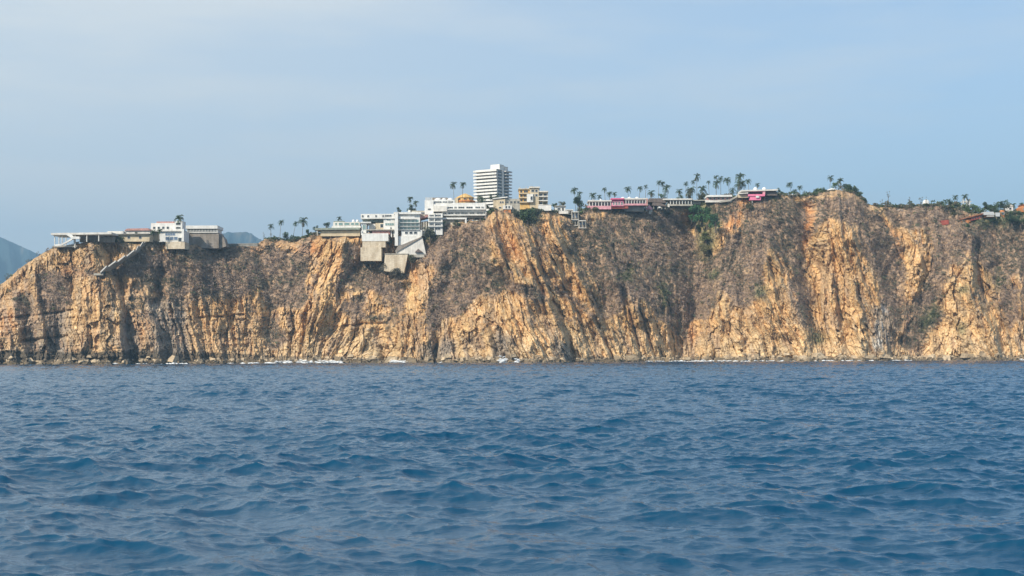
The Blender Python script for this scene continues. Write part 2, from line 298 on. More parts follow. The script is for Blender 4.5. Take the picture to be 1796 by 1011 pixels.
ROK = raster(['1470,385 1497,398 1512,440 1537,500 1552,560 1547,640 1402,640 1432,600 1420,560 1412,480 1425,425 1450,400', '1243,562 1290,545 1338,525 1342,470 1358,450 1400,560 1425,600 1432,640 1236,640', '955,560 965,515 1050,572 1078,560 1100,530 1140,560 1175,600 1180,640 950,640', '858,390 902,390 927,440 955,508 930,505 893,470 868,430', '955,396 985,400 1002,440 1046,540 1050,562 1010,530 985,500 958,440',
 '820,555 880,515 940,530 1000,600 1000,640 790,640 778,590', '562,435 602,436 590,510 600,560 660,575 715,565 712,480 722,462 766,478 748,560 745,640 470,640 520,600 560,540', '1590,440 1620,430 1627,480 1605,515 1583,500', '1650,500 1700,485 1762,560 1785,640 1615,640 1625,590 1652,560', '125,480 168,490 212,540 216,622 130,632 124,560', '330,528 400,520 452,560 452,640 340,640', '234,558 262,558 266,632 234,632', '60,445 120,435 250,445 180,480 120,470 60,480 0,530 0,505'])
SHADE = raster(['1350,348 1412,352 1410,480 1446,592 1420,590 1380,480 1345,440', '1240,360 1295,354 1272,390 1246,397', '1015,395 1065,400 1055,520 1030,470', '835,430 866,440 895,500 870,520 840,500', '1690,385 1900,378 1900,470 1760,480 1700,440', '1500,352 1560,400 1585,470 1560,530 1520,430', '960,385 1010,380 1030,440 1050,540 985,430', '630,455 715,470 712,500 650,490', '520,440 545,455 520,500 480,480', '1592,572 1662,540 1652,572 1600,612', '300,440 345,440 360,500 290,520 270,500'])  # shaded sides of spurs, put into the scrub colour as darker bushes
rok = sample(ROK, WX, WY); shade = sample(SHADE, WX, WY)
veg = np.clip(veg * 2.0 - 0.5 + 0.7 * vn + 0.6 * vn2, 0, 1) * (veg > 0.02) + 0.0
topveg = np.clip(1 - (PY - rimpy[:, None]) / 14, 0, 1) * (0.5 + vn)
veg = np.maximum(veg, np.clip(topveg, 0, 0.8))
strayv = np.clip((fbm(PX / 23, PY / 17, 71, 4) - 0.12) * 3.5, 0, 0.7) * np.clip((622 - PY) / 60, 0, 1)
veg = np.maximum(veg, strayv * .7) * (1 - 0.88 * rok * np.clip(1.1 + vn2, 0, 1))
joints = ['900,400 952,505', '925,395 976,490', '1000,405 1050,548', '1012,560 1048,640', '1045,570 1082,640', '1075,430 1096,545', '1100,530 1126,635', '1120,540 1152,635', '1352,430 1400,520 1440,625', '1368,440 1410,535 1436,590', '1330,560 1352,640', '1372,540 1416,640', '1478,420 1518,560 1534,640', '1496,430 1542,565', '1508,378 1546,472', '1700,500 1736,600 1748,640', '1712,470 1760,580', '1302,400 1264,515 1248,560', '1690,470 1655,520 1625,575', '602,436 574,520 522,625', '1642,470 1600,560 1572,600', '1442,395 1414,475', '660,575 650,640', '700,560 690,640', '870,420 905,500', '985,500 1020,560', '262,528 282,600', '310,522 326,610', '340,522 356,610', '930,560 960,600', '1150,470 1175,545', '1610,430 1630,480', '1460,470 1478,600', '1270,570 1262,640', '1300,560 1310,640', '880,560 900,600', '0,560 130,545', '600,572 680,566', '30,600 120,590', '340,560 430,552']
for s_ in joints:
    q = P(s_)
    if abs(q[-1, 1] - q[0, 1]) > abs(q[-1, 0] - q[0, 0]) * .5:
        qx = np.interp(PY, q[:, 1], q[:, 0]); d = PX + 2.5 * fbm(PX / 20, PY / 14, 33, 3) - qx; e = np.clip((PY - q[0, 1]) / 12 + 1, 0, 1) * np.clip((q[-1, 1] - PY) / 12 + 1, 0, 1)
        sl = (q[-1, 0] - q[0, 0]) / (q[-1, 1] - q[0, 1]); mid = 850 < q[0, 0] < 1160
        am = (1.0 if mid else .62 if sl > 0 else .4) * (.55 + .45 * fbm(PX / 30, PY / 26, 37, 3)) * (1 + (.5 if mid else 1.0) * fbm(PX / 60, PY / 40, 38, 2)); wj = 2.6 * (1 if mid else 1.25) * (1 + .6 * fbm(PX / 22, PY / 22, 39, 3)); e = e * np.clip(am, 0, 1.3)
        rel += (-4.6 * np.exp(-(d / wj) ** 2) + 3.6 * np.clip(1 + d / 13, 0, 1) * (d < 0)) * e
        JD = np.exp(-((d - 1) / 3.2) ** 2) * e if s_ == joints[0] else np.maximum(JD, np.exp(-((d - 1) / 3.2) ** 2) * e)
    else:
        qy = np.interp(PX, q[:, 0], q[:, 1]); d = PY + 2.5 * fbm(PX / 20, PY / 14, 34, 3) - qy; e = (PX > q[0, 0]) & (PX < q[-1, 0])
        rel += -3.0 * np.exp(-(d / 2.4) ** 2) * e
veg = np.maximum(veg, .8 * JD * np.clip((600 - PY) / 40, 0, 1) * (PX > 800))
shelf = np.interp(PX, [325, 350, 590, 620, 700, 1120, 1150, 1290, 1420, 1440, 1560, 1640, 1700], [0, 1, 1, .3, .2, .3, 1, .9, .9, .5, 1, .9, .4]) * (0.7 + .6 * fbm(PX / 25, PX * 0, 35, 3))
rel += 7 * shelf * np.clip((PY - (basepy[:, None] - 17 - 4 * fbm(PX / 15, PX * 0, 36, 3))) / 3.0, 0, 1)
rockness = 1 - 0.72 * np.clip(veg, 0, 1)

# ---- relief at block scale: leaning slabs, joints, facets
h1, h2, h3, dx, dy, ed = facets(S / 13.0 + 0.12 * vn, PY / 55.0 + 0.1 * vn2, 101)
big = (h1 - 0.5) * 3.6 + (h2 - 0.5) * 3.4 * dx + (h3 - 0.5) * 3.0 * dy - 0.5 * np.clip(0.10 - ed, 0, .1) * 10
g1, g2, g3, ex, ey, ee = facets(S / 6.0 + 0.15 * vn2, PY / 16.0 + 0.15 * vn, 211)
med = (g1 - 0.5) * 1.7 + (g2 - 0.5) * 2.2 * ex + (g3 - 0.5) * 2.2 * ey - 0.5 * np.clip(0.16 - ee, 0, .16) * 6
k1, k2, k3, fx, fy, fe = facets(S / 3.0, PY / 4.2, 311)
q1, q2, q3, qx, qy, qe = facets(S / 32.0 + .3 * vn, PY / 95.0 + .3 * vn2, 611)
slabs = (q1 - .5) * 5 + (q2 - .5) * 7 * qx + (q3 - .5) * 4 * qy
sml = (k1 - 0.5) * 0.9 + (k2 - 0.5) * 1.5 * fx + (k3 - 0.5) * 1.5 * fy
stri = fbm(S / 5.0, PY / 70.0, 131, 4) * np.interp(PX, [0, 250, 330, 450, 700, 860, 920, 1060, 1150, 1300, 1420, 1560, 1640, 1720], [.25, .3, .8, .35, .35, .7, 1.15, 1.1, .6, .8, .7, 1.05, .4, .7])
bed = fbm(PX / 60, PY / 5.0 + PX / 90, 137, 3) * np.interp(PX, [0, 60, 250, 330, 480, 560], [1.6, 1.8, 1.0, 1.2, 1.2, .3]) * np.clip((PY - 500) / 60, 0, 1)
lump = fbm(PX / 14 + .3 * PY / 14, PY / 12, 139, 5)
rid = lambda f: 1 - 2.2 * np.abs(f)
mac = 7.0 * rid(fbm(S / 42, PY / 120, 151, 4)) + 2.0 * rid(fbm(S / 15 + PY / 60, PY / 34, 157, 4))
rel = rel * np.interp(PX, [0, 700, 880, 1796], [1.1, 1.2, 1.4, 1.35]) * (0.8 + 0.4 * fbm(PX / 60, PY / 60, 12, 3)) + rockness * (big + .8 * slabs + med + sml + 2.6 * stri + bed + 1.5 * lump) + mac * (0.65 + .35 * rockness) * np.interp(PX, [0, 250, 480, 620, 800, 860], [.4, .35, .35, .7, .7, 1.0]) + 3.5 * fbm(PX / 70, PY / 60, 21, 4) + (1 - rockness) * 1.6 * fbm(PX / 9, PY / 9, 23, 3)
edge = np.clip(T / 0.03, 0, 1) * np.clip((1 - T) / 0.05, 0, 1)
prof = T + 0.10 * np.sin(T * math.pi) * 0 + 0.05 * np.sin(T * 9 + PX / 90)
Yd = yb[:, None] + rn[:, None] * prof - rel * (0.15 + 0.85 * edge)
CO = at(PX, PY, Yd)
# plateau behind the rim
back = np.array([2, 6, 12, 25, 50, 90, 150, 250, 400, 560, 600.])
rimP = CO[:, -1]; dirs = rimP - np.array([0, 0, H]); dirs[:, 2] = 0; dirs /= np.linalg.norm(dirs, axis=1)[:, None]
zz = rimP[:, 2]
sm = np.convolve(np.pad(zz, 60, 'edge'), np.ones(121) / 121, 'valid')
PB = []
for b in back:
    w = min(1, b / 60.0); p = rimP + dirs * b
    p[:, 2] = zz * (1 - w) + np.minimum(sm, zz + 6) * w + 0.02 * min(b, 420) - (0 if b < 600 else 160) + 0.4 * fbm(pxs / 8, pxs * 0 + b, 5, 3)
    PB.append(p)
PBa = np.stack(PB, 1)
ALL = np.concatenate([CO, PBa], 1); n0, n1 = ALL.shape[:2]
idx = np.arange(n0 * n1).reshape(n0, n1)
quads = np.stack([idx[:-1, :-1], idx[1:, :-1], idx[1:, 1:], idx[:-1, 1:]], -1).reshape(-1, 4)
# ---- rock colours (the stone itself, plus recess shade in the grey areas)
def C(r, g, b): return np.array([r, g, b])
def mixc(c, d, f): f = np.clip(f, 0, 1)[..., None]; return c * (1 - f) + d * f
zrel = np.clip((PY - rimpy[:, None]) / (basepy - rimpy)[:, None], 0, 1)
vary = 0.5 + 0.5 * fbm(S / 13, PY / 30, 401, 4)
col = mixc(C(.52, .315, .145) + 0 * CO, C(.62, .415, .20), vary * 1.6 - 0.25)
col = mixc(col, C(.64, .475, .275), np.clip((PY - 565) / 60, 0, 1) * 0.7 + pal * 0.55)
col = mixc(col, C(.52, .25, .10), org * 0.8 + 0.45 * np.clip(fbm(S / 22, PY / 28, 431, 4) * 2 - 0.1, 0, 1) * (1 - zrel * .9))
col = mixc(col, C(.30, .22, .165), np.clip(fbm(S / 9, PY / 40, 441, 4) * 2.2 - 0.15, 0, 0.75))
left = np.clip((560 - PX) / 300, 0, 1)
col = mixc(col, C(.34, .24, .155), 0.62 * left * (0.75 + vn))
col = mixc(col, C(.64, .42, .195) * (0.8 + .35 * q2)[..., None], rok * 0.4 * np.clip(1 - (PY - 540) / 120, 0.2, 1))
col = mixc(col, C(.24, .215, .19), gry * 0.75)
whitepatch = sample(raster(['1535,540 1560,533 1570,560 1556,602 1530,624 1528,572']), WX, WY)
col = mixc(col, C(.62, .60, .55), whitepatch * np.clip(vn2 * 3 + .4, 0, 1))
lw = np.interp(PX, [0, 420, 600, 1796], [1, 1, .6, .7])
col = mixc(col, C(.40, .21, .10), np.clip((g3 - .72) * 3, 0, 1) * .45 * lw); col = mixc(col, C(.27, .23, .19), np.clip((.26 - g3) * 4, 0, 1) * .5 * lw); col = mixc(col, C(.68, .54, .36), np.clip((k2 - .86) * 7, 0, 1) * .6)
col = col * (0.66 + 0.20 * h2 + 0.22 * g2 + .30 * k1)[..., None] * (1 - 0.12 * np.clip(0.12 - ee, 0, .12) / .12)[..., None]
soil = mixc(C(.27, .19, .135) + 0 * CO, C(.48, .33, .19), np.clip((k3 - .72) * 3 + vn * .8, 0, 1) * .7) * (0.7 + 0.35 * g1 + .3 * k1)[..., None]
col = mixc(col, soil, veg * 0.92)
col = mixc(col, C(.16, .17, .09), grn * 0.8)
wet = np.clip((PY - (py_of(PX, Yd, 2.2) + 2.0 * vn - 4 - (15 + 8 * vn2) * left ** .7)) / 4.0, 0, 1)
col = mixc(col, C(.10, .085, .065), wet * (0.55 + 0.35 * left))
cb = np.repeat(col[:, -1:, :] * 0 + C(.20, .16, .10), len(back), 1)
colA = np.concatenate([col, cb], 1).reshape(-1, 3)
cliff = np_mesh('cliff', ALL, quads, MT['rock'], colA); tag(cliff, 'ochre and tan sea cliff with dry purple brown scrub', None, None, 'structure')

def depth_at(px, py):
    i = np.clip(np.searchsorted(pxs, px), 0, len(pxs) - 1); t = (basepy[i] - py) / (basepy[i] - rimpy[i])
    j = np.clip((t * (NT - 1)).astype(int) if hasattr(t, 'astype') else int(t * (NT - 1)), 0, NT - 1)
    return Yd[i, j]
def surf(px, py): return at(px, py, depth_at(np.asarray(px), np.asarray(py)))
def rim_y(px): return np.interp(px, pxs, rimpy)
def rim_depth(px): return np.interp(px, pxs, Yd[:, -1])
def ground_z(px, Y):      # ground height on the plateau at depth Y along the column of px
    i = int(np.clip(np.searchsorted(pxs, px), 0, len(pxs) - 1)); ys = ALL[i, NT - 1:, 1]; zs = ALL[i, NT - 1:, 2]
    return float(np.interp(Y, ys, zs))

# ------------------------------------------------------------------ DRY SCRUB on the slopes
def leaf_cloud(cent, rad, nper, size, colr, flat=0.75, rg=rng, hemi=True, thin=(0.35, 0.9), cv=0.28):
    n = len(cent); tot = n * nper
    d = rg.normal(size=(tot, 3)); d /= np.linalg.norm(d, axis=1)[:, None]
    if hemi: d[:, 2] = np.abs(d[:, 2]) * 1.0 - 0.15
    r = rg.uniform(0.35, 1.0, tot) ** 0.6
    R = np.repeat(rad, nper)
    p = np.repeat(cent, nper, 0) + d * (r * R)[:, None] * np.array([1, 1, flat])
    a = rg.normal(size=(tot, 3)) + d * 0.8; a /= np.linalg.norm(a, axis=1)[:, None]
    b = np.cross(a, rg.normal(size=(tot, 3))); b /= np.linalg.norm(b, axis=1)[:, None]; c = np.cross(a, b)
    s = (R * size * rg.uniform(0.5, 1.3, tot))[:, None]; s2 = s * rg.uniform(thin[0], thin[1], tot)[:, None]
    q = np.stack([p - b * s - c * s2 * .6, p + b * s * .8 - c * s2, p + b * s + c * s2 * .7, p - b * s * .7 + c * s2], 1)
    cc = np.repeat(np.repeat(colr, nper, 0) * rg.uniform(1 - cv, 1 + cv, (tot, 1)), 4, 0)
    return q.reshape(-1, 3), np.arange(tot * 4).reshape(-1, 4), cc
m = (pxs > -100) & (pxs < 1900)
I = np.where(m)[0]
N0 = 120000
ii = rng.choice(I, N0); jj = rng.integers(6, NT, N0)
hgt = (basepy - rimpy)[ii] / 290
keep = (rng.random(N0) < np.clip(veg[ii, jj] * 1.15 - 0.08, 0, 1) * hgt * 0.50) & (PY[ii, jj] < 618)
st_ = P('264,419 255,426 240,440 208,459 178,478'); sy = np.interp(PX[ii, jj], st_[::-1, 0], st_[::-1, 1]); keep &= ~((PX[ii, jj] > 172) & (PX[ii, jj] < 266) & (np.abs(PY[ii, jj] - sy) < 6))
ii, jj = ii[keep], jj[keep]
print('scrub', len(ii))
pos = CO[ii, jj]; n = len(ii)
k = rng.random((n, 1)); gm = (rng.random(n) < (0.04 + 0.85 * grn[ii, jj] + 0.16 * np.clip(1 - (PY[ii, jj] - rimpy[ii]) / 16, 0, 1)))[:, None]
big_ = fbm(PX[ii, jj] / 30, PY[ii, jj] / 25, 501, 3)[:, None]
k = k ** 1.6; bc = C(.190, .142, .118) * (1 - k) + C(.41, .315, .235) * k
bc = bc * (1 + 0.45 * big_) * (1 - 0.42 * shade[ii, jj])[:, None]  # random tone, then spur shade painted in by darkening the bushes
bc = mixc(bc, C(.14, .145, .10), np.clip(big_[:, 0] * -2 + shade[ii, jj] * .5, 0, .6))
bc = np.where(gm, C(.085, .10, .052) * (0.7 + 0.9 * k), bc)
rad = rng.uniform(0.6, 1.65, n) * np.where(gm[:, 0], 1.25, 1)
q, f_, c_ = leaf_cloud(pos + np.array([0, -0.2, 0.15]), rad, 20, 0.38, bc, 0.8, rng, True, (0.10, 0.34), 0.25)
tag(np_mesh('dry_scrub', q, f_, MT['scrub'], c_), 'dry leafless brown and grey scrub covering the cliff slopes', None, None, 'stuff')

# garden greenery along the clifftop
gx = []
for a, b_, cnt in ((846, 866, 40), (898, 1000, 170), (1000, 1240, 420), (1280, 1450, 260), (1480, 1520, 60), (1535, 1640, 220), (1640, 1800, 420), (465, 565, 90), (185, 262, 60)):
    gx.append(rng.uniform(a, b_, cnt))
gx = np.concatenate(gx); n = len(gx); gI = np.clip(np.searchsorted(pxs, gx), 0, len(pxs) - 1); gb = np.where((gx > 1670) & (gx < 1765), rng.uniform(7, 14, n), rng.uniform(-1.5, 10, n))
gp = rimP[gI] + dirs[gI] * gb[:, None] + np.array([0, 0, .2]); k = rng.random((n, 1))
gx2 = np.concatenate([rng.uniform(a, b_, c_) for a, b_, c_ in ((1000, 1036, 14), (1120, 1170, 24), (1170, 1240, 44), (1262, 1300, 26), (1366, 1440, 30), (1472, 1512, 26), (1540, 1600, 14), (1635, 1800, 90), (1030, 1120, 18))]); n2 = len(gx2)
gI2 = np.clip(np.searchsorted(pxs, gx2), 0, len(pxs) - 1); gb2 = rng.uniform(13, 30, n2); gp2 = rimP[gI2] + dirs[gI2] * gb2[:, None] + np.stack([np.zeros(n2), np.zeros(n2), rng.uniform(.5, 5.5, n2)], 1)
gp = np.concatenate([gp, gp2]); gx = np.concatenate([gx, gx2]); n = len(gx); k = rng.random((n, 1))
gc = mixc(C(.060, .090, .036) * (0.7 + .8 * k), C(.15, .13, .095), np.where(rng.random(n) < .3, .9, .1) + 0 * gx)
q, f_, c_ = leaf_cloud(gp, np.concatenate([rng.uniform(.8, 2.3, n - n2), rng.uniform(1.3, 2.6, n2)]), 38, .24, gc, 1.0, rng, True)
tag(np_mesh('clifftop_greenery', q, f_, MT['leaf'], c_), 'mixed green and dry garden growth along the clifftop', None, None, 'stuff')

# loose boulders and rubble along the waterline
n = 1500; bx_ = rng.uniform(-20, 1816, n); bt = py_of(bx_, np.interp(bx_, based[:, 0], based[:, 1]), 0.0) - np.abs(rng.normal(0, 5, n)) + 1
bp_ = surf(bx_, bt); s = rng.uniform(0.5, 1.8, n) * np.where(rng.random(n) < .10, 2.0, 1)
tr = np.array([[0, 1, 4], [1, 2, 4], [2, 3, 4], [3, 0, 4], [1, 0, 5], [2, 1, 5], [3, 2, 5], [0, 3, 5]])
oc = np.array([[1, 0, 0], [0, 1, 0], [-1, 0, 0], [0, -1, 0], [0, 0, 1], [0, 0, -1]], float)
tr = np.array([[0, 1, 4], [1, 2, 4], [2, 3, 4], [3, 0, 4], [1, 0, 5], [2, 1, 5], [3, 2, 5], [0, 3, 5]])
bx8 = np.array([[x, y, z] for z in (-1, 1) for y in (-1, 1) for x in (-1, 1)], float) * np.array([.8, .8, .7]); bx8[4:] *= np.array([.62, .62, 1])
bq = np.array([[0, 2, 3, 1], [4, 5, 7, 6], [0, 1, 5, 4], [1, 3, 7, 5], [3, 2, 6, 7], [2, 0, 4, 6]])
v = (bx8[None] + rng.normal(0, .2, (n, 8, 3))) * s[:, None, None] * np.array([1.3, 1, .7]); ra = rng.uniform(0, 6.28, n)
v = np.stack([v[..., 0] * np.cos(ra)[:, None] - v[..., 1] * np.sin(ra)[:, None], v[..., 0] * np.sin(ra)[:, None] + v[..., 1] * np.cos(ra)[:, None], v[..., 2]], -1) + bp_[:, None] - np.array([0, .6, 0])
bc = (C(.46, .36, .24) * rng.uniform(.55, 1.25, (n, 1)))
bc = np.where((bp_[:, 2] < 1.6)[:, None], bc * .45, bc)
tag(np_mesh('shore_rubble', v.reshape(-1, 3), bq[None] + np.arange(n)[:, None, None] * 8, MT['rock'], np.repeat(bc, 8, 0)), 'broken tan rocks along the foot of the cliff', None, None, 'stuff')

# surf at the foot of the cliff
def DAe(px):
    i = int(np.clip(np.searchsorted(pxs, px), 0, len(pxs) - 1)); zc = CO[i, :, 2]; j = int(np.argmax(zc > 0.0)); return float(CO[i, j, 1])
fr = [(395, 480, .25, 200), (480, 600, .6, 420), (683, 716, .8, 170), (765, 780, .4, 30), (876, 912, 1.3, 260), (884, 896, 1.3, 60), (140, 330, .2, 90), (1130, 1300, .25, 200), (1300, 1530, .22, 180), (1560, 1600, .2, 30), (1790, 1830, .5, 60)]
fp = []; fs = []
for a, b, hh, cnt in fr:
    x = rng.uniform(a, b, cnt); Yy = np.array([DAe(v) for v in x]) - rng.uniform(-1, 6, cnt)
    x = x[(fbm(x / 9, x * 0, 77, 2) > -0.25)]; Yy = Yy[:len(x)]
    p = at(x, py_of(x, Yy, 0.1), Yy); p[:, 2] = np.abs(rng.normal(0, hh, len(x))) + .1
    fp.append(p); fs.append(rng.uniform(.3, .75, len(x)))
fp = np.concatenate(fp); fs = np.concatenate(fs); n = len(fp)
v = (oc[None] + rng.normal(0, .2, (n, 6, 3))) * fs[:, None, None] * np.array([2.2, 1.2, .55]) + fp[:, None]
tag(np_mesh('surf', v.reshape(-1, 3), None, MT['foam'], None, tris=(tr[None] + np.arange(n)[:, None, None] * 6).reshape(-1, 3)), 'white surf breaking at the foot of the cliff', None, None, 'stuff')

# ------------------------------------------------------------------ SEA
def tile(L, N, kp, klo, khi, spread, wdir, seed, rms):
    r = np.random.default_rng(seed); k1 = np.fft.fftfreq(N, L / N) * 2 * math.pi
    kx, ky = np.meshgrid(k1, k1); k = np.hypot(kx, ky); k[0, 0] = 1e-6
    cosw = (kx * math.cos(wdir) + ky * math.sin(wdir)) / k
    A = np.exp(-1.1 * (kp / k) ** 2) / k ** 4 * (0.06 + np.abs(cosw) ** spread) * (k / kp) ** .2
    A *= (k > klo) * (k < khi); A[0, 0] = 0
    h = np.sqrt(A) * np.exp(2j * math.pi * r.random((N, N))) * np.hypot(r.normal(size=(N, N)), r.normal(size=(N, N)))
    z = np.fft.ifft2(h); zr = z.real; sc = rms / zr.std()
    X = np.fft.ifft2(1j * kx / k * h).real; Y_ = np.fft.ifft2(1j * ky / k * h).real
    return L, N, (zr * sc).astype(np.float32), (X * sc).astype(np.float32), (Y_ * sc).astype(np.float32)
tiles = [(tile(173.0, 2048, 0.8, 0.05, 22, 1.6, math.radians(68), 11, 0.112), 1.3), (tile(419.0, 512, 0.14, 0.0, 0.6, 4, math.radians(75), 12, 0.09), 1.0), (tile(11.3, 512, 9, 7, 120, 1.0, math.radians(48), 13, 0.006), 0.9)]
rr = [2.0]
while rr[-1] < 1150:
    r = rr[-1]; rr.append(r + (0.6 if r < 18 else 0.10 if r < 60 else 0.10 + (r - 60) * 0.0013 if r < 200 else 0.28 + (r - 200) * 0.0009))
rr += list(np.geomspace(1200, 26000, 26)); rr = np.array(rr)
az = np.concatenate([np.radians(np.linspace(-180, -60, 40, endpoint=False)), np.radians(np.linspace(-60, -27, 110, endpoint=False)), np.radians(np.linspace(-27, 27, 1260)), np.radians(np.linspace(27, 60, 110)[1:]), np.radians(np.linspace(60, 180, 40)[1:])])
print('sea', len(rr), len(az))
RR, AA = np.meshgrid(rr, az, indexing='ij'); X = RR * np.sin(AA); Yw = RR * np.cos(AA); Z = np.zeros_like(X); DX = np.zeros_like(X); DY = np.zeros_like(X)
for (L, N, z, tx, ty), ch in tiles:
    a = (X / L * N) % N; b = (Yw / L * N) % N; i = a.astype(int); j = b.astype(int); u = a - i; w = b - j; i %= N; j %= N; i2 = (i + 1) % N; j2 = (j + 1) % N
    for arr, out, s in ((z, Z, 1), (tx, DX, ch), (ty, DY, ch)):
        out += s * ((arr[j, i] * (1 - u) + arr[j, i2] * u) * (1 - w) + (arr[j2, i] * (1 - u) + arr[j2, i2] * u) * w)
fade = np.clip((1400 - RR) / 300, 0, 1)
gust = 0.85 + 0.35 * fbm(X / 40, Yw / 60, 91, 3)
SEA = np.stack([X + DX * fade, Yw + DY * fade, Z * fade * gust], -1)
n0, n1 = X.shape; idx = np.arange(n0 * n1).reshape(n0, n1)
quads = np.stack([idx[:-1, :-1], idx[:-1, 1:], idx[1:, 1:], idx[1:, :-1]], -1).reshape(-1, 4)[:, ::-1]
m, nt, N_, L_, b = nodes('sea_water')
b.inputs['Base Color'].default_value = (0.002, 0.047, 0.103, 1); b.inputs['Roughness'].default_value = 0.06; b.inputs['IOR'].default_value = 1.30; b.inputs['Specular Tint'].default_value = (.55, .82, 1.0, 1)
tc = N_.new('ShaderNodeTexCoord'); n1_ = N_.new('ShaderNodeTexNoise'); n1_.inputs['Scale'].default_value = 3.0; n1_.inputs['Detail'].default_value = 6; n1_.inputs['Roughness'].default_value = .6
mp = N_.new('ShaderNodeMapping'); mp.inputs['Scale'].default_value = (1, 1.8, 1); mp.inputs['Rotation'].default_value = (0, 0, math.radians(-20))
bp = N_.new('ShaderNodeBump'); bp.inputs['Strength'].default_value = 1.0; bp.inputs['Distance'].default_value = 0.022
n2_ = N_.new('ShaderNodeTexNoise'); n2_.inputs['Scale'].default_value = 0.55; n2_.inputs['Detail'].default_value = 5
b2 = N_.new('ShaderNodeBump'); b2.inputs['Strength'].default_value = 1.0; b2.inputs['Distance'].default_value = 0.06
L_.new(tc.outputs['Object'], mp.inputs[0]); L_.new(mp.outputs[0], n1_.inputs['Vector']); L_.new(n1_.outputs['Fac'], bp.inputs['Height'])
L_.new(mp.outputs[0], n2_.inputs['Vector']); L_.new(n2_.outputs['Fac'], b2.inputs['Height']); L_.new(b2.outputs[0], bp.inputs['Normal'])
L_.new(bp.outputs[0], b.inputs['Normal'])
sea = np_mesh('sea', SEA, quads, m, None, smooth=True); tag(sea, 'choppy dark blue sea', None, None, 'structure')
del SEA, X, Yw, Z, DX, DY, RR, AA

# ------------------------------------------------------------------ FAR HILLS
def hill(name, pts, Y, depth, seed, label):
    q = P(pts); x = np.arange(q[0, 0], q[-1, 0] + 1, 3.0); top = np.interp(x, q[:, 0], q[:, 1])
    t = np.linspace(-1, 1, 41); XX = np.repeat(x[:, None], 41, 1); TT = np.repeat(t[None], len(x), 0)
    zt = at(x, top, np.full(len(x), Y))[:, 2]
    prof = np.clip(1 - np.abs(TT) ** 1.3, 0, 1)
    Yh = Y + TT * depth; base = at(XX, np.full_like(XX, 600.), Yh)
    gul = fbm(XX / 16, TT * 2.2, seed, 5)
    z = zt[:, None] * prof * (1 + 0.45 * gul * np.clip(np.abs(TT) * 2.5, 0, 1)) - 6 * (prof < .02)
    base[..., 2] = z
    n0, n1 = XX.shape; idx = np.arange(n0 * n1).reshape(n0, n1)
    qd = np.stack([idx[:-1, :-1], idx[1:, :-1], idx[1:, 1:], idx[:-1, 1:]], -1).reshape(-1, 4)
    c = mixc(C(.03, .05, .055) + 0 * base, C(.14, .12, .09), np.clip(fbm(XX / 7, TT * 8, seed + 3, 4) * 3 - .6, 0, .8))
    tag(np_mesh(name, base, qd, MT['hill'], c.reshape(-1, 3), smooth=True), label, None, None, 'structure')
hill('hills', '-760,600 -600,470 -400,395 -200,380 -80,395 0,417 30,430 62,445 75,449 110,470 170,500 260,560 300,600', 8000, 1400, 71, 'hazy blue mountain beyond the left end of the headland')
hill('hills', '300,600 340,480 370,420 388,410 410,408 432,407 452,418 480,436 520,470 600,600', 7000, 900, 83, 'hazy blue hill seen in the dip of the headland')

# ------------------------------------------------------------------ BUILDINGS
class MB:
    def __init__(s): s.v = []; s.f = []; s.m = []; s.mats = []
    def slot(s, m):
        m = MT[m] if isinstance(m, str) else m
        if m not in s.mats: s.mats.append(m)
        return s.mats.index(m)
    def add(s, vs, fs, m):
        k = len(s.v); s.v += [tuple(v) for v in vs]; j = s.slot(m)
        for f in fs: s.f.append([k + i for i in f]); s.m.append(j)
    def box(s, x0, x1, y0, y1, z0, z1, m):
        x0, x1 = min(x0, x1), max(x0, x1); z0, z1 = min(z0, z1), max(z0, z1); y0, y1 = min(y0, y1), max(y0, y1)
        s.add([(x0, y0, z0), (x1, y0, z0), (x1, y1, z0), (x0, y1, z0), (x0, y0, z1), (x1, y0, z1), (x1, y1, z1), (x0, y1, z1)],
              [(0, 3, 2, 1), (4, 5, 6, 7), (0, 1, 5, 4), (1, 2, 6, 5), (2, 3, 7, 6), (3, 0, 4, 7)], m)
    def prism(s, pts, y0, y1, m):          # pts: (x, z) outline, counter-clockwise seen from the front
        n = len(pts); s.add([(x, y0, z) for x, z in pts] + [(x, y1, z) for x, z in pts],
                            [tuple(range(n)), tuple(range(2 * n - 1, n - 1, -1))] + [(i, i + n, (i + 1) % n + n, (i + 1) % n) for i in range(n)], m)
    def lathe(s, prof, m, cx=0, cy=0, n=16):      # prof: (r, z) from bottom to top
        vs = []; fs = []
        for r, z in prof:
            for i in range(n): a = 2 * math.pi * i / n; vs.append((cx + r * math.cos(a), cy + r * math.sin(a), z))
        for j in range(len(prof) - 1):
            for i in range(n): fs.append((j * n + i, j * n + (i + 1) % n, (j + 1) * n + (i + 1) % n, (j + 1) * n + i))
        fs.append(tuple(range((len(prof) - 1) * n, len(prof) * n))); fs.append(tuple(range(n - 1, -1, -1)))
        s.add(vs, fs, m)
    def build(s, name, parent=None, smooth=False):
        me = bpy.data.meshes.new(name); me.from_pydata(s.v, [], s.f)
        for m in s.mats: me.materials.append(m)
        me.polygons.foreach_set('material_index', s.m)
        if smooth: me.polygons.foreach_set('use_smooth', [True] * len(s.f))
        me.update(); return link(bpy.data.objects.new(name, me), parent)

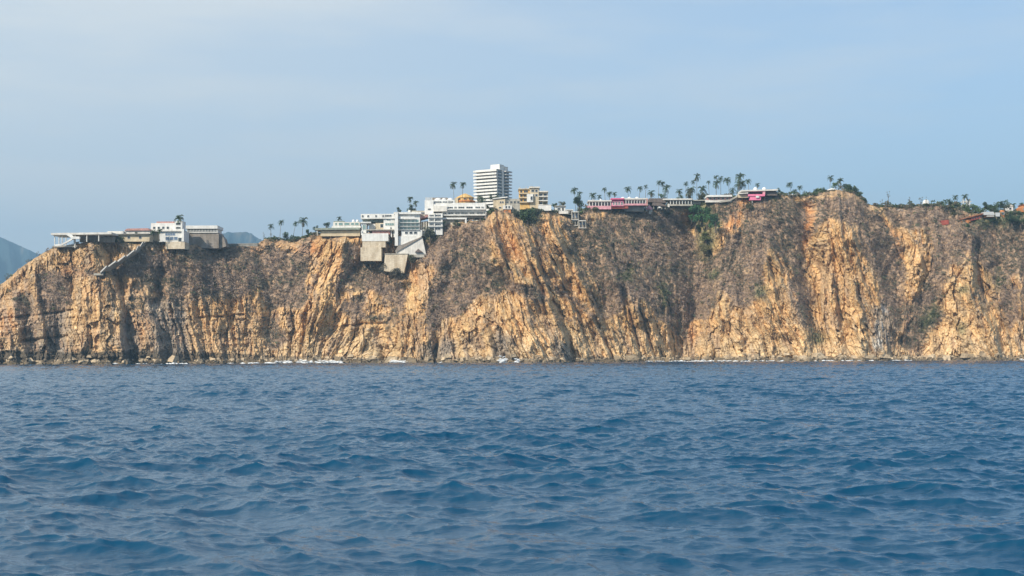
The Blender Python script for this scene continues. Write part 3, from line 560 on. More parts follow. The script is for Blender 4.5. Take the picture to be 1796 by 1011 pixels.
class Bld:
    """A building: an Empty at its base; parts are given in photo pixels at its own depth, in its own metres otherwise."""
    def __init__(s, name, label, cat, px, py, Y, group=None, kind=None):
        s.px, s.py, s.Y, s.k = px, py, Y, Y / F * 1.0013
        s.root = bpy.data.objects.new(name, None); s.root.empty_display_size = 1; link(s.root)
        p = at(px, py, Y); s.root.location = p; tag(s.root, label, cat, group, kind)
    def front(s, px, py, m=2): return DA(px, py) - m - s.Y
    def x(s, px): return (px - s.px) * s.k
    def z(s, py): return (s.py - py) * s.k
    def box(s, part, x0, y0, x1, y1, d0, d1, m, parent=None, label=None):
        b = MB(); b.box(s.x(x0), s.x(x1), d0, d1, s.z(y1), s.z(y0), m); o = b.build(part, parent or s.root)
        if label: o['label'] = label
        return o
    def slab(s, part, x0, y0, x1, y1, d0, d1, m, sl=0.0, parent=None):     # sl: rise in px from left to right
        b = MB(); X0, X1, Z0, Z1 = s.x(x0), s.x(x1), s.z(y1), s.z(y0); r = sl * s.k
        b.prism([(X0, Z0), (X1, Z0 + r), (X1, Z1 + r), (X0, Z1)], d0, d1, m); return b.build(part, parent or s.root)
    def win(s, x0, y0, x1, y1, d, g='glass', fm='white', parent=None, bars=0, sill=True):    # frame proud of the wall with the pane set back inside
        X0, X1, Z0, Z1 = s.x(x0), s.x(x1), s.z(y1), s.z(y0); t = min(.14, (X1 - X0) * .12); b = MB()
        b.box(X0 - t, X0, d - .12, d + .05, Z0 - t, Z1 + t, fm); b.box(X1, X1 + t, d - .12, d + .05, Z0 - t, Z1 + t, fm)
        b.box(X0, X1, d - .12, d + .05, Z1, Z1 + t, fm); b.box(X0, X1, d - .2, d + .05, Z0 - t, Z0, fm)
        for i in range(bars):
            xx = X0 + (X1 - X0) * (i + 1) / (bars + 1); b.box(xx - .06, xx + .06, d - .08, d - .03, Z0, Z1, fm)
        o = b.build('window', parent or s.root)
        g_ = MB(); g_.box(X0, X1, d - .03, d + .02, Z0, Z1, g); g_.build('pane', o)
        return o
    def wins(s, xs, y0, y1, w, d, **k):
        for x in xs: s.win(x - w / 2, y0, x + w / 2, y1, d, **k)
    def rail(s, x0, y0, x1, y1, d, m='white', step=0.9):       # balustrade
        b = MB(); X0, X1, Z0, Z1 = s.x(x0), s.x(x1), s.z(y1), s.z(y0); n = max(2, int((X1 - X0) / step))
        b.box(X0, X1, d, d + .12, Z1 - .12, Z1, m); b.box(X0, X1, d + .01, d + .11, Z0, Z0 + .1, m)
        for i in range(n + 1): xx = X0 + (X1 - X0) * i / n; b.box(xx - .09, xx + .09, d + .015, d + .105, Z0 + .1, Z1 - .12, m)
        return b.build('balustrade', s.root)
    def cols(s, xs, y0, y1, w, d0, d1, m='white', name='column'):
        for x in xs: s.box(name, x - w / 2, y0, x + w / 2, y1, d0, d1, m)
    def tank(s, px, y0, y1, w, d, m='tank', name='water_tank'):
        b = MB(); r = w * s.k / 2; h0, h1 = s.z(y1), s.z(y0); b.lathe([(r, h0), (r, h0 + (h1 - h0) * .6), (r * .85, h0 + (h1 - h0) * .82), (r * .4, h1), (r * .3, h1 + .05)], m, s.x(px), d)
        o = b.build(name, s.root, True); return o
    def dome(s, px, y0, y1, w, d, m='white', name='dome'):
        b = MB(); r = w * s.k / 2; z0, z1 = s.z(y1), s.z(y0)
        b.lathe([(r * math.cos(a), z0 + (z1 - z0) * math.sin(a)) for a in np.linspace(0, 1.5, 7)], m, s.x(px), d); return b.build(name, s.root, True)

RD = lambda px: float(rim_depth(px))
def DA(px, py): return float(depth_at(np.array([px]), np.array([py]))[0])

# --- far left: long open pavilion on columns
Y = RD(130) - 6
B = Bld('open_pavilion', 'long open pavilion with thin white flat roof on slim columns, far left', 'pavilion', 140, 434, Y)
B.slab('roof', 92, 409.5, 198, 413, -3, 16, 'offwhite', 1.0)
B.box('back_wall', 134, 414, 196, 424, 6, 7, 'greystone'); B.box('floor_slab', 96, 431, 136, 434, -2, 14, 'lightconc')
for x in (97, 104.5, 110, 117): B.box('column', x - .6, 413.5, x + .6, 433, -1.6, -1.0, 'offwhite')
for x, yy in ((133.5, 436), (154, 425), (175, 424)): B.box('column', x - .7, 413.5, x + .7, yy, -2.4, -1.6, 'offwhite')
for x in (101, 108, 122): B.box('column', x - .4, 413.5, x + .4, 431, 8, 8.6, 'lightconc')
b = MB(); b.prism([(B.x(100), B.z(433)), (B.x(112), B.z(432)), (B.x(136), B.z(419)), (B.x(136), B.z(415.5)), (B.x(112), B.z(429)), (B.x(100), B.z(430))], -4.4, -3.4, 'white'); b.build('ramp', B.root)
b = MB(); b.prism([(B.x(118), B.z(412)), (B.x(131), B.z(420)), (B.x(136), B.z(419)), (B.x(126), B.z(410))], -4.3, -3.5, 'white'); b.build('stair_flight', B.root)
B.box('landing', 130, 416.5, 144, 420.5, -5.2, -2.5, 'white')

Y = RD(225) - 4
B = Bld('low_house', 'low cream house with rose roof between the open pavilion and white villa', 'house', 225, 424, Y)
B.box('parapet', 189, 406, 217, 410.5, -1, 8, 'offwhite'); B.box('wall', 194, 411, 262, 424, 0, 12, 'cream')
B.slab('eaves', 190, 410.8, 262, 412.2, -1.6, 12.5, 'concrete', 0.6); B.box('upper_wall', 216, 404, 261, 410, 3, 12, 'offwhite')
b = MB(); b.prism([(B.x(216), B.z(404)), (B.x(262), B.z(404)), (B.x(258), B.z(400)), (B.x(221), B.z(400.6))], 2, 12.6, 'rosetile'); b.build('roof', B.root)
B.wins((206, 226, 246), 414.5, 419, 4.5, -.02, fm='offwhite')

Y = RD(300) - 8
B = Bld('villa', 'white villa on two levels with a rose roof strip and a square stair tower', 'villa', 296, 437, Y)
B.box('upper_storey', 262, 390.5, 304, 404, 3, 16, 'white'); B.box('roof_strip', 271, 387.5, 303, 390.3, 4, 15, 'rosetile')
B.box('tower', 304.2, 387, 318, 404, 2, 11, 'white'); B.win(307, 390.5, 315, 394, 1.98); B.win(307, 398, 315, 401, 1.98)
B.box('floor_slab', 258, 404.2, 322, 406, 0, 16, 'offwhite'); B.box('lower_storey', 278, 406.2, 322, 424, 1.2, 14, 'white')
B.box('terrace_wall', 256, 406.2, 277.6, 426, 4, 14, 'cream'); B.win(289, 409, 306, 413, 1.15, 'blueglass', bars=3)
for x in (292.5, 300.5, 307.5): B.win(x - 3, 415.5, x + 3, 421, 1.15, 'blueglass')
B.box('retaining_wall', 290, 424.4, 324, 437, 0, 12, 'stone'); B.box('corner_pillar', 318.5, 402, 322.6, 424, -.4, 1, 'white')
B.win(312, 417, 320, 424, 1.1, 'glass'); B.wins((268, 276, 284, 292), 397, 401, 4, 2.98)
B.rail(262, 401.6, 302, 404.1, 0.2, 'offwhite')

Y = RD(355) - 3
B = Bld('banquet_hall', 'long hall with a white flat roof and balustrade over a grey stone retaining wall', 'hall', 355, 433, Y)
B.box('roof', 324.6, 396, 382, 401.5, -1.2, 16, 'white'); B.box('wall', 327, 401.7, 380, 407, 1.5, 15, 'offwhite')
for i in range(10): B.win(329 + i * 5.1, 402.4, 332.6 + i * 5.1, 405.6, 1.45, fm='offwhite')
B.rail(325, 404.6, 382, 407.6, -.9, 'white'); B.box('floor_slab', 324.6, 407.8, 383, 408.8, -1.2, 15, 'offwhite')
b = MB(); b.prism([(B.x(325), B.z(436)), (B.x(384), B.z(436)), (B.x(384), B.z(409)), (B.x(325), B.z(409))], -.6, 14, 'greystone'); b.build('retaining_wall', B.root)
b = MB(); b.prism([(B.x(384.2), B.z(436)), (B.x(396), B.z(432)), (B.x(392), B.z(418)), (B.x(384.2), B.z(409))], 1.5, 10, 'greystone'); b.build('side_buttress', B.root)
B = Bld('parapet_wall', 'low grey parapet wall crossing the dip in front of the hill', 'wall', 423, 432, RD(423) - 1)
B.slab('wall', 395, 428.6, 452, 433, -.4, .4, 'concrete', 0.6); B.slab('coping', 395, 427.8, 452, 428.5, -.6, .6, 'lightconc', 0.6)

# --- stairs down the left headland
pts = P('264,419 255,426 247,433 240,440 224,450 208,459 192,468 178,478'); b = MB(); WS = []; pr = []
dl = [DA(x, y) for x, y in pts]; ln_ = np.interp(range(len(pts)), [0, len(pts) - 1], [dl[0], dl[-1]]); ln_ = ln_ - max(0, max(a_ - b_ for a_, b_ in zip(ln_, dl))) * .7 - 1.0
for (x, y), d in zip(pts, ln_): pr.append(at(x, y, d))
pr = np.array(pr); o0 = pr[-1].copy()
for a, c in zip(pr[:-1], pr[1:]):
    p, q_ = a - o0, c - o0; y0 = min(p[1], q_[1]) - 2
    b.prism([(q_[0], q_[2] - .9), (p[0] + .02, p[2] - .9), (p[0] + .02, p[2]), (q_[0], q_[2])], y0, y0 + 12, 'lightconc')
    w = MB(); WS.append(w); w.prism([(q_[0], q_[2] - .5), (p[0] + .02, p[2] - .5), (p[0] + .02, p[2] + .35), (q_[0], q_[2] + .35)], y0 - .4, y0 - .01, 'offwhite')
root = bpy.data.objects.new('stairway', None); link(root); root.location = o0; tag(root, 'long pale concrete stairway descending the left headland below the villa', 'stairway')
b.build('flight', root); [w.build('side_wall', root) for w in WS]
l = MB(); l.box(-4, 1.2, -1.5, 5, -1.8, -.6, 'lightconc'); l.build('landing', root)

# --- house with grey green roof left of the hotel
Y = RD(595) - 5
B = Bld('terrace_house', 'long low house with grey green roof, glazed room and two tanks on top', 'house', 595, 414, Y)
B.slab('roof', 553, 400.5, 632, 404, -2.2, 14, 'greenish', .4); B.box('wall', 562, 404.6, 631, 414.5, 0, 12, 'cream'); B.box('column', 556, 404.6, 558, 414, -1.6, -1, 'lightconc')
B.box('glazed_room', 583, 389, 630, 396, 3, 12, 'offwhite'); B.box('room_roof', 584, 387, 602, 389, 3, 11, 'greenish'); B.box('room_plinth', 581, 396.2, 632, 399.6, 2, 12, 'white')
for x0, x1 in ((587, 590), (593, 600), (603, 612), (615, 620), (622, 628)): B.win(x0, 390.5, x1, 394.5, 2.95, 'greenglass', fm='offwhite')
for x in (618, 625): B.tank(x, 384, 388.9, 5, 6)

# --- HOTEL, lower left block
Y = DA(660, 430) - 6
B = Bld('hotel_wing', 'white hotel wing with a row of small square windows above a stone block terrace', 'hotel wing', 662, 452, Y)
B.box('top_storey', 632, 374.5, 692, 383, 2, 18, 'white')
for x in (635.5, 645, 659, 671.5): B.win(x - 1.5, 377, x + 1.5, 380, 1.95)
B.win(675, 376.6, 686, 379.6, 1.95, bars=3); B.box('balcony_recess', 634, 383.2, 674, 388.5, 6, 18, 'greenish', label='shaded green grey recess')
B.box('balcony_slab', 632, 388.7, 650, 391, 1, 18, 'white'); B.box('mid_storey', 672, 383.2, 692, 402, 3, 18, 'white')
B.win(678, 384, 684, 386, 2.95, 'greenglass'); B.win(675, 391, 690, 394.6, 2.95, 'greenglass', bars=3); B.win(684, 398, 686, 407, 2.9)
B.box('stair_tower', 634, 391.2, 642, 408, 2, 10, 'white'); B.win(635.4, 394, 640.6, 402, 1.95, 'greenglass', bars=1); B.cols((633.5, 641.5), 404, 412, 1.2, 1, 2)
B.box('arch_wall', 646, 391.2, 657, 403, 5, 12, 'offwhite'); B.box('terrace_house_wall', 657.5, 390, 672, 402, 4.5, 14, 'cream'); B.win(666, 392, 671, 398, 4.45)
B.box('terrace_floor', 643, 402.3, 690, 404, 0, 16, 'lightconc'); B.box('terrace_wall', 652, 404.2, 684, 411, 1.5, 14, 'rosetile')
B.box('parapet_wall', 634.5, 409.5, 681, 423, 0, 14, 'white'); B.cols((686, 691), 402, 416, 2, 2, 3)
B.box('upper_retaining_wall', 635.5, 423.2, 676, 434, .2, 14, 'stone'); fr_ = min(-.8, B.front(650, 454), B.front(640, 454), B.front(665, 454)); B.box('lower_retaining_wall', 632.5, 434.2, 669, 458, fr_, 14, 'stone')
b = MB(); b.prism([(B.x(635), B.z(434)), (B.x(640), B.z(434)), (B.x(637), B.z(431))] , -.2, .4, 'stone'); b.build('rock_step', B.root)
# lower centre block with the tall white pillar
Y = DA(712, 436) - 7
B = Bld('hotel_wing', 'white glazed hotel wing with a tall thin white pillar and a stone bastion beneath', 'hotel wing', 712, 474, Y)
B.box('pillar', 692.6, 372, 698, 431, -.8, 2, 'white'); B.box('roof', 690, 371.8, 738, 375, 1, 16, 'white'); B.box('chimney', 714.5, 367, 718.6, 371.7, 5, 8, 'white')
B.box('storey_wall', 698.2, 375.2, 736, 403, 3, 16, 'white')
B.box('parapet', 698.2, 379.5, 727, 383.5, 1, 1.5, 'white')
for j, (y0, y1) in enumerate(((384.5, 389.5), (391, 396), (398, 402.4))):
    for i in range(5): B.win(700 + i * 7, y0, 705.6 + i * 7, y1, 2.95, 'greenglass', bars=1)
    B.box('balcony_slab', 698.2, y1 + .3, 736, y1 + .9, .8, 3, 'white')
B.box('lower_storey', 703, 403.6, 740, 414, 1.8, 14, 'white')
for x in (712.5, 720.5, 728.5): B.win(x - 2.6, 406, x + 2.6, 410, 1.75)
b = MB(); b.prism([(B.x(698.5), B.z(430)), (B.x(712), B.z(427.5)), (B.x(738), B.z(416)), (B.x(738), B.z(414.2)), (B.x(698.5), B.z(414.2))], 1.2, 12, 'white'); b.build('white_plinth', B.root)
b = MB(); b.prism([(B.x(694), B.z(444)), (B.x(748), B.z(450)), (B.x(741), B.z(417)), (B.x(737), B.z(417.2)), (B.x(712), B.z(428.5)), (B.x(698), B.z(431.2))], -.2, 10, 'offwhite'); b.build('sloping_wall', B.root)
b = MB(); b.prism([(B.x(693), B.z(441)), (B.x(695), B.z(443)), (B.x(740), B.z(416.8)), (B.x(740), B.z(415.2)), (B.x(712), B.z(427)), (B.x(698), B.z(432))], -.9, -.25, 'greystone'); b.build('stair_rail', B.root)
b = MB(); b.prism([(B.x(673.5), B.z(476)), (B.x(709), B.z(480)), (B.x(716), B.z(447)), (B.x(676), B.z(447))], min(-3, B.front(690, 478), B.front(705, 478), B.front(680, 478)), 12, 'stone'); b.build('bastion', B.root)
fb_ = min(-3, B.front(690, 478), B.front(705, 478), B.front(680, 478))
B.box('bastion_coping', 675.5, 445.5, 717, 446.8, min(-3, B.front(690, 478), B.front(705, 478), B.front(680, 478)) - .3, 10, 'lightconc'); B.box('bastion_side', 716.2, 447, 745, 452, -1, 10, 'lightconc')
b = MB(); b.prism([(B.x(728), B.z(443)), (B.x(742), B.z(443)), (B.x(734), B.z(437))], -2.2, -.3, 'thatch'); b.build('palapa_roof', B.root)
# terrace building with columns
Y = DA(745, 405) - 5
B = Bld('hotel_wing', 'cream and pink terrace wing with tall columns beside the hotel stairs', 'hotel wing', 748, 412, Y)
B.slab('roof', 727, 383.5, 751, 386.5, -1, 12, 'rosetile', 6); B.box('wall', 735, 390, 752, 403, 3, 12, 'cream')
B.cols((735.5, 739.5, 743.5, 747.5), 389, 403, 1.3, 0, .7, 'offwhite'); B.box('floor_slab', 728, 403.2, 752, 405, -.6, 12, 'offwhite'); B.box('plinth', 728, 405.2, 752, 414, .4, 12, 'white')
B.box('back_wall', 720, 367, 748, 380, 9, 12, 'lightconc', label='pale wall with shaded openings'); B.win(735, 370, 746, 373, 8.9)
Y = DA(765, 400) - 5
B = Bld('hotel_wing', 'small white three storey hotel block with wide dark windows above the slope', 'hotel wing', 763, 412, Y)
B.box('wall', 751, 374, 776, 412, 1, 14, 'white')
for y in (376.5, 384.5, 392.5):
    B.win(753, y, 760.5, y + 3, .95, bars=2); B.win(763.5, y, 773, y + 3, .95, bars=2); B.box('balcony_slab', 750.5, y + 4.2, 776.5, y + 5.4, -.4, .9, 'white')
B.box('side_pillar', 761.4, 374, 762.6, 408, .2, .9, 'white'); B.win(754, 400, 772, 403, .95, bars=3)
# upper main block
Y = RD(800) - 2
B = Bld('hotel_building', 'large white upper hotel building with three white roof domes and long rows of windows', 'hotel', 800, 389, Y)
B.box('left_tower', 744.5, 351, 760, 376, 1, 14, 'white'); B.win(750, 365.5, 755.5, 368, .95)
for i in range(4): B.box('roof_merlon', 746 + i * 3.4, 345.5, 747.6 + i * 3.4, 351, 2, 4, 'offwhite')
B.box('top_storey', 760.2, 350, 797, 357.5, 2.5, 16, 'white'); B.box('roof_hedge_box', 756, 343.4, 784, 349.8, 10, 14, 'greystone', label='dark roof enclosure')
for x, w_ in ((767.5, 14), (778, 9), (789, 11)): B.dome(x, 345.4, 349.9, w_, 6)
for x0, x1 in ((761.5, 774), (776, 784), (786, 794.5)): B.win(x0, 352.5, x1, 355, 2.45, bars=3)
B.box('middle_wall', 760.2, 357.7, 851, 371, 1.2, 16, 'white'); B.box('terrace_parapet', 760.2, 361.5, 784, 370.8, -.5, .9, 'offwhite')
for x0, x1 in ((786, 794), (797, 801), (804, 814), (818, 829), (834, 842), (844.5, 848.5)): B.win(x0, 362.5, x1, 365.6, 1.15, bars=2)
B.box('balcony_slab', 785, 366.6, 851.4, 368, -.4, 1.1, 'white')
B.box('lower_wall', 775, 371.2, 850, 378, 2.2, 16, 'offwhite')
for x0, x1 in ((777, 782), (786, 795), (798, 806), (809, 820), (824, 832), (836, 847)): B.win(x0, 372.5, x1, 375, 2.15, bars=1)
B.box('balcony_slab', 770, 376.6, 851.4, 378.2, .2, 2.1, 'white'); B.box('base_storey', 776, 378.4, 848, 382, 3, 16, 'lightconc')
B.box('terrace_edge', 776, 382.2, 818.5, 385, -.8, 14, 'white'); B.box('terrace_leg', 815.5, 385.2, 818.5, 399, -.6, 1.5, 'white'); B.box('foundation_wall', 777, 385.2, 815, 396, 1, 12, 'stone')
B.cols((824, 832, 842), 382.2, 392, 1.5, 3, 4, 'lightconc', 'foundation_pier'); B.box('end_pillar', 851.6, 356, 853, 390, 1, 3, 'offwhite')
B.box('roof_parapet', 797.3, 355.6, 851, 357.6, 1.2, 2, 'white')
for x in (837, 845): B.dome(x, 354.2, 357.5, 6, 6)

# --- orange round house
Y = RD(815) + 32
B = Bld('round_house', 'stepped orange yellow round house with a pyramid roof behind the white hotel', 'house', 815, 362, Y)
b = MB(); cx = B.x(815); k = B.k
b.lathe([(17.5 * k, B.z(366)), (17.5 * k, B.z(353.5))], 'yellow', cx, 8, 12); b.build('lower_storey', B.root)
b = MB(); b.lathe([(18.8 * k, B.z(353.4)), (18.8 * k, B.z(352)), (18 * k, B.z(350.6))], 'orange', cx, 8, 12); b.build('lower_roof', B.root)
b = MB(); b.lathe([(15 * k, B.z(350.5)), (15 * k, B.z(345.8))], 'yellow', cx, 8, 12); b.build('upper_storey', B.root)
b = MB(); b.lathe([(16.5 * k, B.z(345.7)), (16.2 * k, B.z(344.6)), (9 * k, B.z(340.5)), (3 * k, B.z(337.8)), (.3 * k, B.z(337))], 'yellow', cx, 8, 12); b.build('roof', B.root)
for x in (806, 815, 824): B.win(x - 2.3, 347, x + 2.3, 349.4, 8 - 15.2 * k + (.9 if x != 815 else 0), fm='yellow')
B.box('annex', 797, 347, 803, 361, 2, 10, 'cream')

# --- TOWER
Yt = 1260.
k = Yt / F; root = bpy.data.objects.new('apartment_tower', None); link(root)
base = at(872, 372, Yt); gz = ground_z(872, Yt); ztop = at(872, 297.5, Yt)[2]
root.location = (base[0], Yt, gz - 1); root.rotation_euler = (0, 0, math.radians(-30))
tag(root, 'tall white apartment tower with stacked balcony bands and a square rooftop block', 'tower')
# local: the near corner is the origin; the lit face runs to -x, the shaded face runs into +y
Ht = ztop - gz + 1; Wd = 42.5 * k; Dp = 41 * k; fl = 5.75 * k; nf = int(Ht / fl)
b = MB(); b.box(-Wd, 0, 0, Dp, 0, Ht - .4, 'offwhite'); b.build('core', root)
for i in range(nf):
    zt = Ht - i * fl
    if zt - fl < 0: break
    s_ = 0 if i < 9 else -.4
    b = MB(); b.box(-Wd - 1.6, .9, -2.0 - (.9 if i < 3 else 0), -1.7, zt - fl * .56, zt - .05, 'white'); b.box(-Wd - 1.6, .9, -1.69, -.01, zt - fl * .56, zt - fl * .46, 'white')
    b.box(-Wd - 1.9, -Wd - 1.61, -1.99, Dp * .3, zt - fl * .56, zt - .06, 'white'); b.build('balcony', root)
    b = MB(); b.box(-Wd + .4, -.3, -.06, .1, zt - fl * .96, zt - fl * .60, 'glass')
    for q_ in range(1, 9): xx = -Wd + .4 + (Wd - .7) * q_ / 9; b.box(xx - .1, xx + .1, -.12, -.07, zt - fl * .96, zt - fl * .60, 'white')
    b.build('window', root)
    b = MB(); b.box(.02, .35, Dp * .06, Dp * .36, zt - fl * .9, zt - fl * .35, 'glass'); b.box(.02, .35, Dp * .60, Dp * .98, zt - fl * .9, zt - fl * .35, 'glass'); b.build('window', root)
    b = MB(); b.box(.36, 2.6, Dp * .55, Dp + (2.4 if i < 4 else 1.2), zt - fl * .28, zt - fl * .1, 'white'); b.box(2.61, 2.75, Dp * .55, Dp + 1.2, zt - fl * .28, zt + fl * .08, 'metal'); b.build('balcony', root)
b = MB(); b.box(.05, 1.0, Dp * .38, Dp * .50, 0, Ht, 'white'); b.build('pilaster', root)
b = MB(); b.box(-Wd - .6, .6, -.9, Dp + .6, Ht, Ht + .5, 'white'); b.build('roof_slab', root)
b = MB(); b.box(-Wd * .46, -Wd * .02, Dp * .25, Dp * .62, Ht + .52, Ht + 10.5 * k, 'white'); b.build('roof_block', root)
b = MB(); b.box(-Wd * .1, Wd * -.01, Dp * .64, Dp * .95, Ht + .52, Ht + 8.5 * k, 'offwhite'); b.build('lift_housing', root)

# --- cream house with red buttress
Y = RD(885) - 1
B = Bld('cliff_house', 'cream flat roofed house with a brick red buttress on the brink beneath the tower', 'house', 886, 372, Y)
B.box('left_wing', 865, 349, 886, 369, 2, 14, 'cream'); b = MB(); b.prism([(B.x(864), B.z(349)), (B.x(890), B.z(346.2)), (B.x(890), B.z(344.5)), (B.x(864), B.z(347.2))], 1.2, 15, 'white'); b.build('roof', B.root)
for x in (878, 882): B.win(x - 1.3, 353, x + 1.3, 356, 1.95, fm='offwhite')
B.win(875, 362.5, 879, 365, 1.95, fm='offwhite')
B.box('right_wing', 886.2, 348, 912, 373, 3, 14, 'lightconc'); 
for x in (890, 897, 903, 909): B.win(x - 1.8, 352.5, x + 1.8, 355.5, 2.95, fm='lightconc')
B.box('oriel', 882, 361, 898, 367.5, -1, 2.9, 'white'); B.wins((888, 893), 362, 366, 3, -1.02)
B.box('red_buttress', 884, 367.8, 896, 389, -.4, 6, 'orange', label='brick red buttress'); B.box('stone_buttress', 896.2, 374, 914, 386, 1, 10, 'greystone')
# --- cream yellow apartment block
Y = RD(935) + 45
B = Bld('apartment_building', 'cream yellow apartment building of four uneven storeys with a white stair gable', 'building', 934, 362, Y)
B.box('left_wing', 910, 332, 929, 368, 2, 16, 'yellow'); B.box('middle_wing', 929.2, 330, 945, 368, 1, 16, 'cream'); B.box('right_wing', 945.2, 337, 961, 368, 3, 16, 'cream')
B.box('left_roof', 909, 330.4, 929.1, 331.8, 1, 16, 'cream'); B.box('roof_pavilion', 928, 327.4, 947, 329.8, 0, 14, 'offwhite'); B.box('roof_block', 930, 325.5, 936, 327.2, 4, 8, 'concrete')
B.box('right_roof', 945.3, 334.6, 961.8, 336.8, 1, 16, 'offwhite')
for y in (333.5, 341, 349): B.win(912.5, y, 916, y + 4, 1.95, fm='yellow'); B.win(919, y, 926, y + 4, 1.95, fm='yellow', bars=1); B.box('balcony', 910, y + 4.8, 929, y + 6.4, .4, 1.9, 'cream')
for y in (332.5, 340.5): B.win(932, y, 937, y + 4, .95); B.win(939, y, 943, y + 4, .95)
B.box('stair_gable', 924, 341, 935, 355, -1, .9, 'white'); B.win(930.5, 345, 934, 351, -1.05)
for y in (339, 346.5, 354): B.win(947.5, y, 951.5, y + 4, 2.95); B.win(954, y, 959, y + 4, 2.95); B.box('balcony', 944.5, y + 4.8, 961.5, y + 6, .8, 2.9, 'white')
for x in (912, 923): B.box('roof_post', x - .4, 326.5, x + .4, 330.3, 3, 3.6, 'cream')
Y = RD(955) - 2
B = Bld('boundary_wall', 'white boundary wall on the clifftop right of the dark green trees', 'wall', 955, 370, Y)
B.slab('wall', 944, 360.5, 967, 370, 0, 1, 'white', .4); B.slab('coping', 943.6, 359.6, 967.4, 360.4, -.15, 1.15, 'offwhite', .4)
Y = RD(985) - 2
B = Bld('shed', 'small white sheds with flat roofs between the boundary wall and the stepped house', 'shed', 982, 376, Y)
B.box('wall', 974, 362, 992, 373, 2, 9, 'white'); B.box('roof', 973, 360.6, 993, 361.8, 1, 10, 'lightconc'); B.win(978, 364.5, 983, 368, 1.95); B.box('lean_to', 980, 370.5, 997, 375.5, -1, 1.9, 'offwhite'); B.box('door', 986, 364, 989, 370, 1.9, 1.98, 'dark')
# --- stepped frame house
Y = DA(1010, 390) - 5
B = Bld('stepped_house', 'half open concrete frame house stepping down the cliff edge in three levels', 'house', 1010, 404, Y)
for (x0, x1, y0, y1, d) in ((993, 1006, 367, 376, 2), (1002, 1015, 371, 386, 0), (1004, 1014, 386.2, 396, 1), (1014.5, 1028, 387, 401, -1)):
    B.box('room', x0 + 1, y0 + 2, x1 - 1, y1 - 1, d + 2.5, d + 9, 'greystone'); B.box('roof_slab', x0, y0, x1, y0 + 1.4, d, d + 9, 'offwhite'); B.box('floor_slab', x0, y1 - 1.2, x1, y1 - .2, d, d + 9, 'offwhite')
    for x in (x0 + .6, (x0 + x1) / 2, x1 - .6): B.box('column', x - .55, y0 + 1.5, x + .55, y1 - 1.3, d + .1, d + .9, 'lightconc')
for x0, x1, y0, y1, d in ((1017, 1020.5, 390, 394, 1.45), (1022, 1025.5, 390, 394, 1.45), (1017, 1020.5, 396, 399, 1.45), (1005, 1008, 375, 381, 2.45), (1010, 1013, 375, 381, 2.45)): B.win(x0, y0, x1, y1, d, 'blueglass')
B.box('support_leg', 1026, 401, 1027.6, 412, 2, 3, 'lightconc')

# --- pink motel
Y = RD(1070) - 4
B = Bld('motel_building', 'single storey pink and white motel row with a recessed gallery', 'motel', 1051, 369, Y)
B.box('base_wall', 1030, 361.5, 1072, 367.5, -.5, 12, 'pink'); B.box('gallery_wall', 1033, 354, 1072, 361.3, 2.5, 12, 'offwhite'); B.box('roof', 1031, 351.6, 1073, 353.8, -.8, 12.5, 'offwhite')
B.cols([1034 + i * 5.3 for i in range(8)], 354, 361.3, 1.0, -.3, .4, 'white'); B.wins([1037 + i * 5.3 for i in range(7)], 355.6, 360.4, 2.8, 2.45)
for x in (1042, 1054.5): B.tank(x, 348.4, 351.5, 4.5, 5)
B = Bld('motel_building', 'bright magenta two level motel block with white balcony bays', 'motel', 1083, 372, Y)
B.box('upper_wall', 1072.4, 350.5, 1094, 361, .2, 11, 'magenta'); B.box('roof', 1071.6, 348, 1094.6, 350.3, -1.2, 12, 'magenta'); B.box('lower_wall', 1074, 361.2, 1102, 366, 0, 10, 'red')
for i in range(4): B.win(1075 + i * 4.8, 354.5, 1078 + i * 4.8, 359.5, .15)
B.rail(1073, 357.5, 1094, 361, -.8, 'white', .8); B.box('balcony_slab', 1072.6, 361.2, 1094, 362.2, -1, -.02, 'magenta')
B = Bld('motel_building', 'pink and white motel row with three round water tanks on its roof', 'motel', 1115, 370, Y)
B.box('base_wall', 1094.8, 357.5, 1135, 360.6, -.5, 12, 'pink'); B.box('gallery_wall', 1096, 350.5, 1134, 357.3, 2.5, 12, 'offwhite'); B.box('roof', 1094.8, 347.8, 1136, 350.3, -.8, 12.5, 'offwhite'); B.box('lower_wall', 1096, 360.8, 1130, 370, 3, 12, 'concrete')
B.cols([1098 + i * 4.9 for i in range(8)], 350.5, 357.3, .9, -.3, .4, 'white'); B.wins([1100.5 + i * 4.9 for i in range(7)], 352, 356.6, 2.6, 2.45)
for x in (1093.5, 1105, 1118.5): B.tank(x, 344.2, 347.7, 6, 5)
B.box('end_pillar', 1133.6, 349, 1136, 361, -1, 0, 'rosetile')
# --- thatched restaurant + tent
Y = RD(1150) - 3
B = Bld('thatched_hall', 'low hall under a wide grey thatched roof between the motel and the colonnade', 'hall', 1152, 369, Y)
b = MB(); b.prism([(B.x(1134), B.z(354.8)), (B.x(1169), B.z(356.8)), (B.x(1168), B.z(355.5)), (B.x(1159), B.z(348.6)), (B.x(1138), B.z(348.6))], -2, 11, 'thatch'); b.build('roof', B.root)
b = MB(); b.prism([(B.x(1143), B.z(361.4)), (B.x(1168), B.z(363.4)), (B.x(1168), B.z(361.8)), (B.x(1158), B.z(357.2)), (B.x(1144), B.z(356.4))], -3.4, 4, 'thatch'); b.build('porch_roof', B.root)
B.box('wall', 1140, 357, 1166, 368, 3, 10, 'concrete'); B.cols((1146, 1153, 1160, 1166), 362, 368, .9, -2.6, -2, 'lightconc'); B.box('white_board', 1154, 362.5, 1158, 366, -2.9, -2.7, 'white')
B = Bld('tent', 'pale pink peaked tent on a pedestal at the cliff edge below the thatched hall', 'tent', 1139, 374, RD(1139) - 6)
